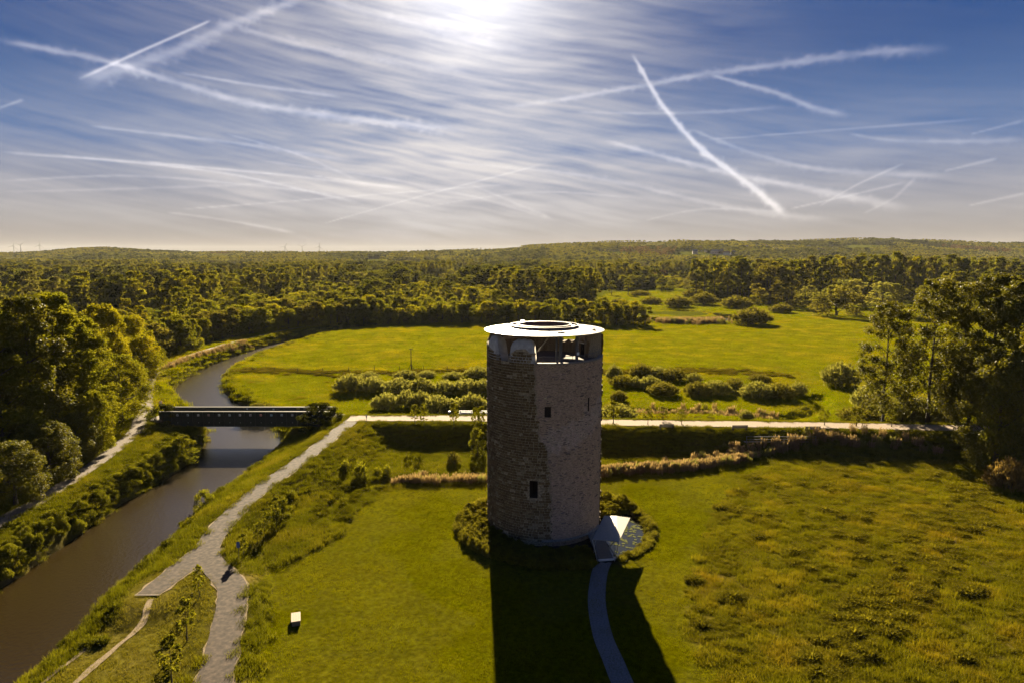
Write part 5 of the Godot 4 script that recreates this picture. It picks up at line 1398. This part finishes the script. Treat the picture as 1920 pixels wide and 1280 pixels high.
	# --- clumps along the left bank of the river
	for k in 120:
		var z := lerpf(-58.0, -128.0, k / 119.0) + rnd(-1, 1)
		var r := near(river, -51.5, z)
		var edge := -51.0 + 0.0 * r.x
		for s in river.size() - 1:
			if river[s].z >= z and river[s + 1].z < z:
				var t := (z - river[s].z) / (river[s + 1].z - river[s].z)
				edge = lerpf(river[s].x - river[s].y, river[s + 1].x - river[s + 1].y, t)
		var w := rnd(0.9, 2.1)
		plant("bank_clump", "low" if k % 2 else "willow", k, "green" if k % 3 else "lime", edge - rnd(0.2, 2.4), z, rnd(0.7, 1.6), w, "%s clump, %s from the bottom edge along the left river bank" % [TONE["green" if k % 3 else "lime"], nth(k + 1)], "plant", "leafy clumps of the left river bank", "foliage", "stem")

var tree_cells := {}
func note_tree(x: float, z: float) -> void:
	tree_cells[Vector2i(floori(x / 9.0), floori(z / 9.0))] = true
func tree_near(x: float, z: float) -> bool:
	return tree_cells.has(Vector2i(floori(x / 9.0), floori(z / 9.0)))

# --- grass: sheaves of blades strewn over the ground as one mass per kind
func lay_grass() -> void:
	rng.seed = 300
	var shapes := {LAWN: sward(150, 1.25, .06, .17, .035, .6), ROUGH: sward(130, 1.2, .10, .42, .05, .8), BANK: sward(120, 1.3, .15, .48, .055, .6), MEADOW: sward(90, 2.6, .12, .36, .10, .6), DRY: sward(120, 1.3, .06, .2, .04, .6)}
	var where := {}
	var cols := {}
	for k in shapes: where[k] = []; cols[k] = PackedColorArray()
	var z := -46.0
	while z > -640.0:
		var step := 0.78 if z > -135.0 else (1.6 if z > -375.0 else 3.0)
		var reach := -z * 0.80 + 12.0
		var x := -minf(reach, 128.0)
		while x < minf(reach, 128.0 if z > -150.0 else 420.0):
			var px := x + rnd(-.5, .5) * step
			var pz := z + rnd(-.5, .5) * step
			x += step
			var what := zone_at(px, pz)
			if what == WOOD or what == BARE: continue
			if what == LAWN and rng.randf() < 0.1: continue
			var use := what
			if z < -135.0: use = MEADOW
			elif what == MEADOW: use = BANK
			var a := fine.get_noise_2d(px * 0.7, pz * 0.7)
			var b := broad.get_noise_2d(px * 2.0 + 80.0, pz * 2.0)
			var g := 1.0 + 0.3 * a + 0.25 * fine.get_noise_2d(px * 3.0 + 60.0, pz * 3.0) + rnd(-.1, .1)
			var c := Color(g, g, g)
			match use:
				ROUGH: c = Color(g, g, g).lerp(Color(1.45, 1.12, 1.6) * g, clampf(1.2 * a + 0.8 * b, 0.0, 1.0))
				LAWN: c = Color(g, g, g).lerp(Color(1.12, 1.04, 1.1) * g, clampf(b + 0.3, 0.0, 1.0))
				BANK: c = Color(g, g, g).lerp(Color(1.25, 1.08, 1.5) * g, clampf(a + b, 0.0, 1.0))
				MEADOW: c = Color(g, g, g).lerp(Color(1.3, 1.08, 2.2) * g, clampf(1.2 * a + 1.4 * b, 0.0, 1.0))
			var s := rnd(.8, 1.25)
			var a2 := fine.get_noise_2d(px * 2.4, pz * 2.4)
			var tall := s * (1.0 + 0.45 * a) if use != ROUGH and use != LAWN else s * maxf(0.3, 1.0 + (1.3 if use == ROUGH else 1.0) * a2 + 0.4 * a)
			if use == MEADOW and what == BANK: tall *= 2.0
			where[use].append(Transform3D(Basis(Vector3.UP, rnd(0, TAU)).scaled(Vector3(s, tall, s)), on_ground(px, pz, 0.0)))
			cols[use].append(c * 0.7)
		z -= step
	var m := {LAWN: leaf_mat(.185, .178, .004), ROUGH: leaf_mat(.172, .158, .010), BANK: leaf_mat(.152, .148, .010), MEADOW: leaf_mat(.215, .212, .003), DRY: leaf_mat(.195, .165, .024)}
	var says := {LAWN: ["lawn_grass", "short mown grass round the tower and its moat"], ROUGH: ["rough_grass", "uneven tufted grass of the wet field right of the lawn"], BANK: ["bank_grass", "long grass on the dikes and river banks"], MEADOW: ["meadow_grass", "bright grass of the meadows beyond the dike road"], DRY: ["dry_grass", "short yellowed grass on the tongue between the paths"]}
	for k in shapes: copies(says[k][0], shapes[k], m[k], where[k], cols[k], says[k][1], "grass")
	# tussocks on the rough field, and rank growth along ditches and banks
	var track := PackedVector3Array([Vector3(76.58, 0.00, -102.85), Vector3(72.31, 0.00, -98.77), Vector3(56.01, 0.00, -82.09), Vector3(44.00, 0.00, -68.98), Vector3(40.05, 0.00, -65.84), Vector3(29.95, 0.00, -55.81)])
	structure("worn_track", ribbon(track.slice(0, 5), 0.5, 0.35, 0.06, 0.4), grain(mat(0.15, 0.115, 0.06, 1.0), 0.04, 0.6, 1.0, 0.5, 0.0, 65))
	var tus := []
	var tc := PackedColorArray()
	for k in 15000:
		var px := rnd(17, 95)
		var pz := rnd(-117, -46)
		if zone_at(px, pz) != ROUGH: continue
		var line := near(track, px + 2.2, pz).x
		var n := fine.get_noise_2d(px * 0.9 + 200.0, pz * 0.9) + 0.4 * broad.get_noise_2d(px * 3.0, pz * 3.0)
		if n + (0.42 if line < 2.6 else 0.0) + (0.1 if pz < -104.0 else 0.0) < 0.12 + rnd(-.25, .25): continue
		var s := rnd(.25, .75)
		if n > 0.42 or (line < 2.6 and rng.randf() < 0.5): s *= 1.9
		tus.append(Transform3D(Basis(Vector3.UP, rnd(0, TAU)).scaled(Vector3(s * 1.3, s * rnd(.6, 1.0), s * 1.1)), on_ground(px, pz, 0.05)))
		var g := rnd(.75, 1.1)
		tc.append(Color(g * 1.08, g, g))
	for k in 2500:
		var pz := rnd(-345, -140)
		var px := rnd(-0.5, 0.45) * -pz
		if zone_at(px, pz) != MEADOW or fine.get_noise_2d(px * .25, pz * .5) < 0.1: continue
		var s := rnd(.5, 1.1)
		tus.append(Transform3D(Basis(Vector3.UP, rnd(0, TAU)).scaled(Vector3(s * 1.6, s * .5, s)), on_ground(px, pz, 0.05)))
		tc.append(Color(1.3, 1.1, 1.2) * rnd(.8, 1.1))
	for k in 5200:
		var px := rnd(-30, 85)
		var pz := rnd(-121, -84)
		var dd := near(ditch, px, pz)
		if dd.x < 0.7 or dd.x > 2.6 or zone_at(px, pz) == BARE: continue
		var s := rnd(.6, 1.2)
		tus.append(Transform3D(Basis(Vector3.UP, rnd(0, TAU)).scaled(Vector3(s, s * .8, s)), on_ground(px, pz, 0.05)))
		tc.append(Color(.8, .8, .7) * rnd(.6, 1.0))
	for k in 9000:
		var pz := rnd(-300, -50)
		var px := rnd(-112, -30)
		var r := near(river, px, pz)
		if r.x < r.y + 0.4 or r.x > r.y + 5.5 or zone_at(px, pz) == BARE: continue
		if r.z > 0.0 and r.x > r.y + 3.0 and rng.randf() < .7: continue
		var s := rnd(.6, 1.4)
		tus.append(Transform3D(Basis(Vector3.UP, rnd(0, TAU)).scaled(Vector3(s, s * rnd(.6, 1.1), s)), on_ground(px, pz, 0.05)))
		tc.append(Color(.85, .9, .8) * rnd(.6, 1.0))
	for k in 2200:
		var px := rnd(-90, 80)
		var pz := -200.0 + rng.randfn(0, 2.2) + 3.0 * sin(px * 0.1)
		if zone_at(px, pz) == BARE or fine.get_noise_2d(px * 1.6, pz * 1.2) < 0.05: continue
		var s := rnd(.9, 1.8)
		tus.append(Transform3D(Basis(Vector3.UP, rnd(0, TAU)).scaled(Vector3(s * 1.4, s * .7, s)), on_ground(px, pz, 0.05)))
		tc.append(Color(1.1, .95, 1.2) * rnd(.6, 1.0))
	copies("tussocks", tussock(200, .62), leaf_mat(.150, .140, .014), tus, tc, "darker grass tussocks on the rough field, ditches and banks", "grass")
	# reeds
	for band in [["reed_bed", PackedVector3Array([Vector3(12.6, 1, -107.4), Vector3(25.3, 1, -109.6), Vector3(33.5, 1, -112.4), Vector3(42, 1, -116.8)]), 1.6, 1.35, 700, "pinkish dry reeds in a band right of the tower"], ["reed_bed", PackedVector3Array([Vector3(42, 1, -117.2), Vector3(52, 1, -119.5), Vector3(63, 1, -119.6), Vector3(76, 1, -117)]), 1.0, 1.4, 70, "tall plumed reeds standing before the dark dike slope at right"], ["reed_bed", PackedVector3Array([Vector3(-18, 1, -103.6), Vector3(-10, 1, -104.2), Vector3(-1, 1, -104.2)]), 1.2, 1.2, 260, "pinkish dry reeds left of the tower below the dike"], ["reed_bed", PackedVector3Array([Vector3(78, 1, -349), Vector3(92, 1, -346), Vector3(104, 1, -346)]), 6.0, 2.4, 420, "pinkish reed bed at the far river bend"], ["reed_bed", PackedVector3Array([Vector3(-101.5, 1, -196), Vector3(-103, 1, -215), Vector3(-103.0, 1, -240), Vector3(-101, 1, -262)]), 1.0, 1.3, 170, "brownish reeds along the left bank of the upstream reach"], ["reed_bed", PackedVector3Array([Vector3(12, 1, -147), Vector3(40, 1, -150), Vector3(57, 1, -145)]), 1.6, 1.3, 300, "low pale reeds in the pool behind the dike road"]]:
		var p := smooth_line(band[1], 0.3)
		var rw := []
		var rc := PackedColorArray()
		for k in band[4]:
			var q := p[rng.randi() % p.size()]
			var x := q.x + rng.randfn(0, band[2] * .6)
			var zz := q.z + rng.randfn(0, band[2] * .6)
			var s: float = band[3] * rnd(.75, 1.15)
			rw.append(Transform3D(Basis(Vector3.UP, rnd(0, TAU)).scaled(Vector3(1, s, 1)), on_ground(x, zz, 0.05)))
			var g := rnd(.7, 1.0)
			rc.append(Color(g, g, g) if rng.randf() < .85 else Color(.7, .95, .5) * g)
		copies(band[0], reeds(60, 1.0, 1.0), leaf_mat(.25, .185, .125, .9), rw, rc, band[5], "reeds")

# ---------------------------------------------------------------- build
func _ready() -> void:
	var cam := Camera3D.new()
	cam.name = "camera"
	cam.position = Vector3(0, 35.5, 0)
	cam.rotation_degrees.x = -7.345
	cam.fov = 53.13
	cam.near = 0.5
	cam.far = 14000.0
	add_child(cam)
	cam.current = true
	var env := Environment.new()
	env.background_mode = Environment.BG_SKY
	env.sky = make_sky()
	env.tonemap_mode = Environment.TONE_MAPPER_LINEAR
	env.tonemap_exposure = EXPOSURE
	env.sdfgi_enabled = true
	env.ssao_enabled = true
	env.ssil_enabled = true
	env.fog_enabled = true
	env.fog_density = 0.000021
	env.fog_light_color = Color(0.80, 0.81, 0.83)
	var we := WorldEnvironment.new()
	we.name = "environment"
	we.environment = env
	add_child(we)
	var sun := DirectionalLight3D.new()
	sun.name = "sun"
	sun.light_energy = 1.6
	sun.light_color = Color(1.0, 0.925, 0.77)
	sun.light_angular_distance = 0.6
	sun.shadow_enabled = true
	sun.rotation_degrees = Vector3(-SUN_EL, 180.0 - SUN_AZ, 0)
	add_child(sun)
	fine.seed = 3
	fine.frequency = 0.16
	fine.fractal_octaves = 3
	broad.seed = 8
	broad.frequency = 0.018
	broad.fractal_octaves = 3
	# the large setting
	lay_land()
	var water := mat(0.015, 0.009, 0.001, 0.2, 0.0, 0.5)
	water.heightmap_enabled = true
	water.heightmap_texture = ImageTexture.create_from_image(noise_image(512, 0.03, 4, 0.0, 1.0, 60))
	water.heightmap_scale = 3.2
	water.uv1_triplanar = true
	water.uv1_world_triplanar = true
	water.uv1_scale = Vector3.ONE * 0.11
	var wt := Tris.new()
	var line := smooth_line(river, 3.0)
	for k in line.size():
		var d := line[mini(k + 1, line.size() - 1)] - line[maxi(k - 1, 0)]
		var s := Vector2(-d.z, d.x).normalized() * (line[k].y + 2.6)
		for e in [-1.0, 1.0]:
			wt.v.append(Vector3(line[k].x + s.x * e, WATER_Y, line[k].z + s.y * e))
			wt.c.append(Color.WHITE)
			wt.n.append(Vector3.UP)
		if k > 0: wt.i.append_array(PackedInt32Array([2 * k - 2, 2 * k, 2 * k - 1, 2 * k - 1, 2 * k, 2 * k + 1]))
	structure("river", wt.mesh(), water)
	structure("back_pool", lathe(PackedVector2Array([Vector2(9, 0), Vector2(0.01, 0)]), -180, 180, 10), water).transform = Transform3D(Basis().scaled(Vector3(2.7, 1, 0.55)), Vector3(34, -0.25, -149.5))
	var sand := grain(mat(0.21, 0.155, 0.09, 1.0), 0.04, 0.7, 1.0, 0.5, 0.6, 61)
	var tar := grain(mat(0.072, 0.050, 0.038, 0.95), 0.03, 0.45, 1.0, 0.09, 0.5, 62, 512)
	structure("path_verge", ribbon(path_right, 2.85, 3.1, 0.04, 0.4), sand)
	structure("dike_path", ribbon(path_right, 2.7, 2.9, 0.06, 0.06), tar)
	structure("path_verge", ribbon(stub, 3.8, 2.6, 0.05, 0.4), sand)
	structure("path_stub", ribbon(stub, 3.6, 2.3, 0.07, 0.06), tar)
	structure("stub_kerb", box_mesh(Vector3(2.5, 0.06, 0.1)), mat(.24, .2, .16)).position = on_ground(-37.0, -65.3, -0.09)
	structure("dike_road", ribbon(dike, 4.4, 4.4, 0.08, 0.1), grain(mat(0.235, 0.175, 0.125, 0.95), 0.03, 0.8, 1.0, 0.3, 0.3, 63))
	structure("river_path", ribbon(path_left, 2.5, 2.6, 0.06, 0.1), grain(mat(0.13, 0.10, 0.075, 0.95), 0.03, 0.75, 1.0, 0.3, 0.3, 64))
	structure("worn_track", ribbon(PackedVector3Array([Vector3(-36.2, 0, -64.6), Vector3(-35.4, 0, -61.5), Vector3(-35.6, 0, -58.0), Vector3(-36.0, 0, -54.0), Vector3(-36.4, 0, -48.0)]), 0.55, 0.5, 0.06, 0.25), sand)
	structure("worn_track", ribbon(PackedVector3Array([Vector3(-38.2, 0, -59.5), Vector3(-38.4, 0, -57.0), Vector3(-38.8, 0, -52.0), Vector3(-39.0, 0, -47.0)]), 0.3, 0.5, 0.06, 0.3), sand)
	grow_kinds()
	build_tower()
	build_entrance()
	build_bridge()
	build_small()
	build_far()
	lay_plants()
	lay_grass()
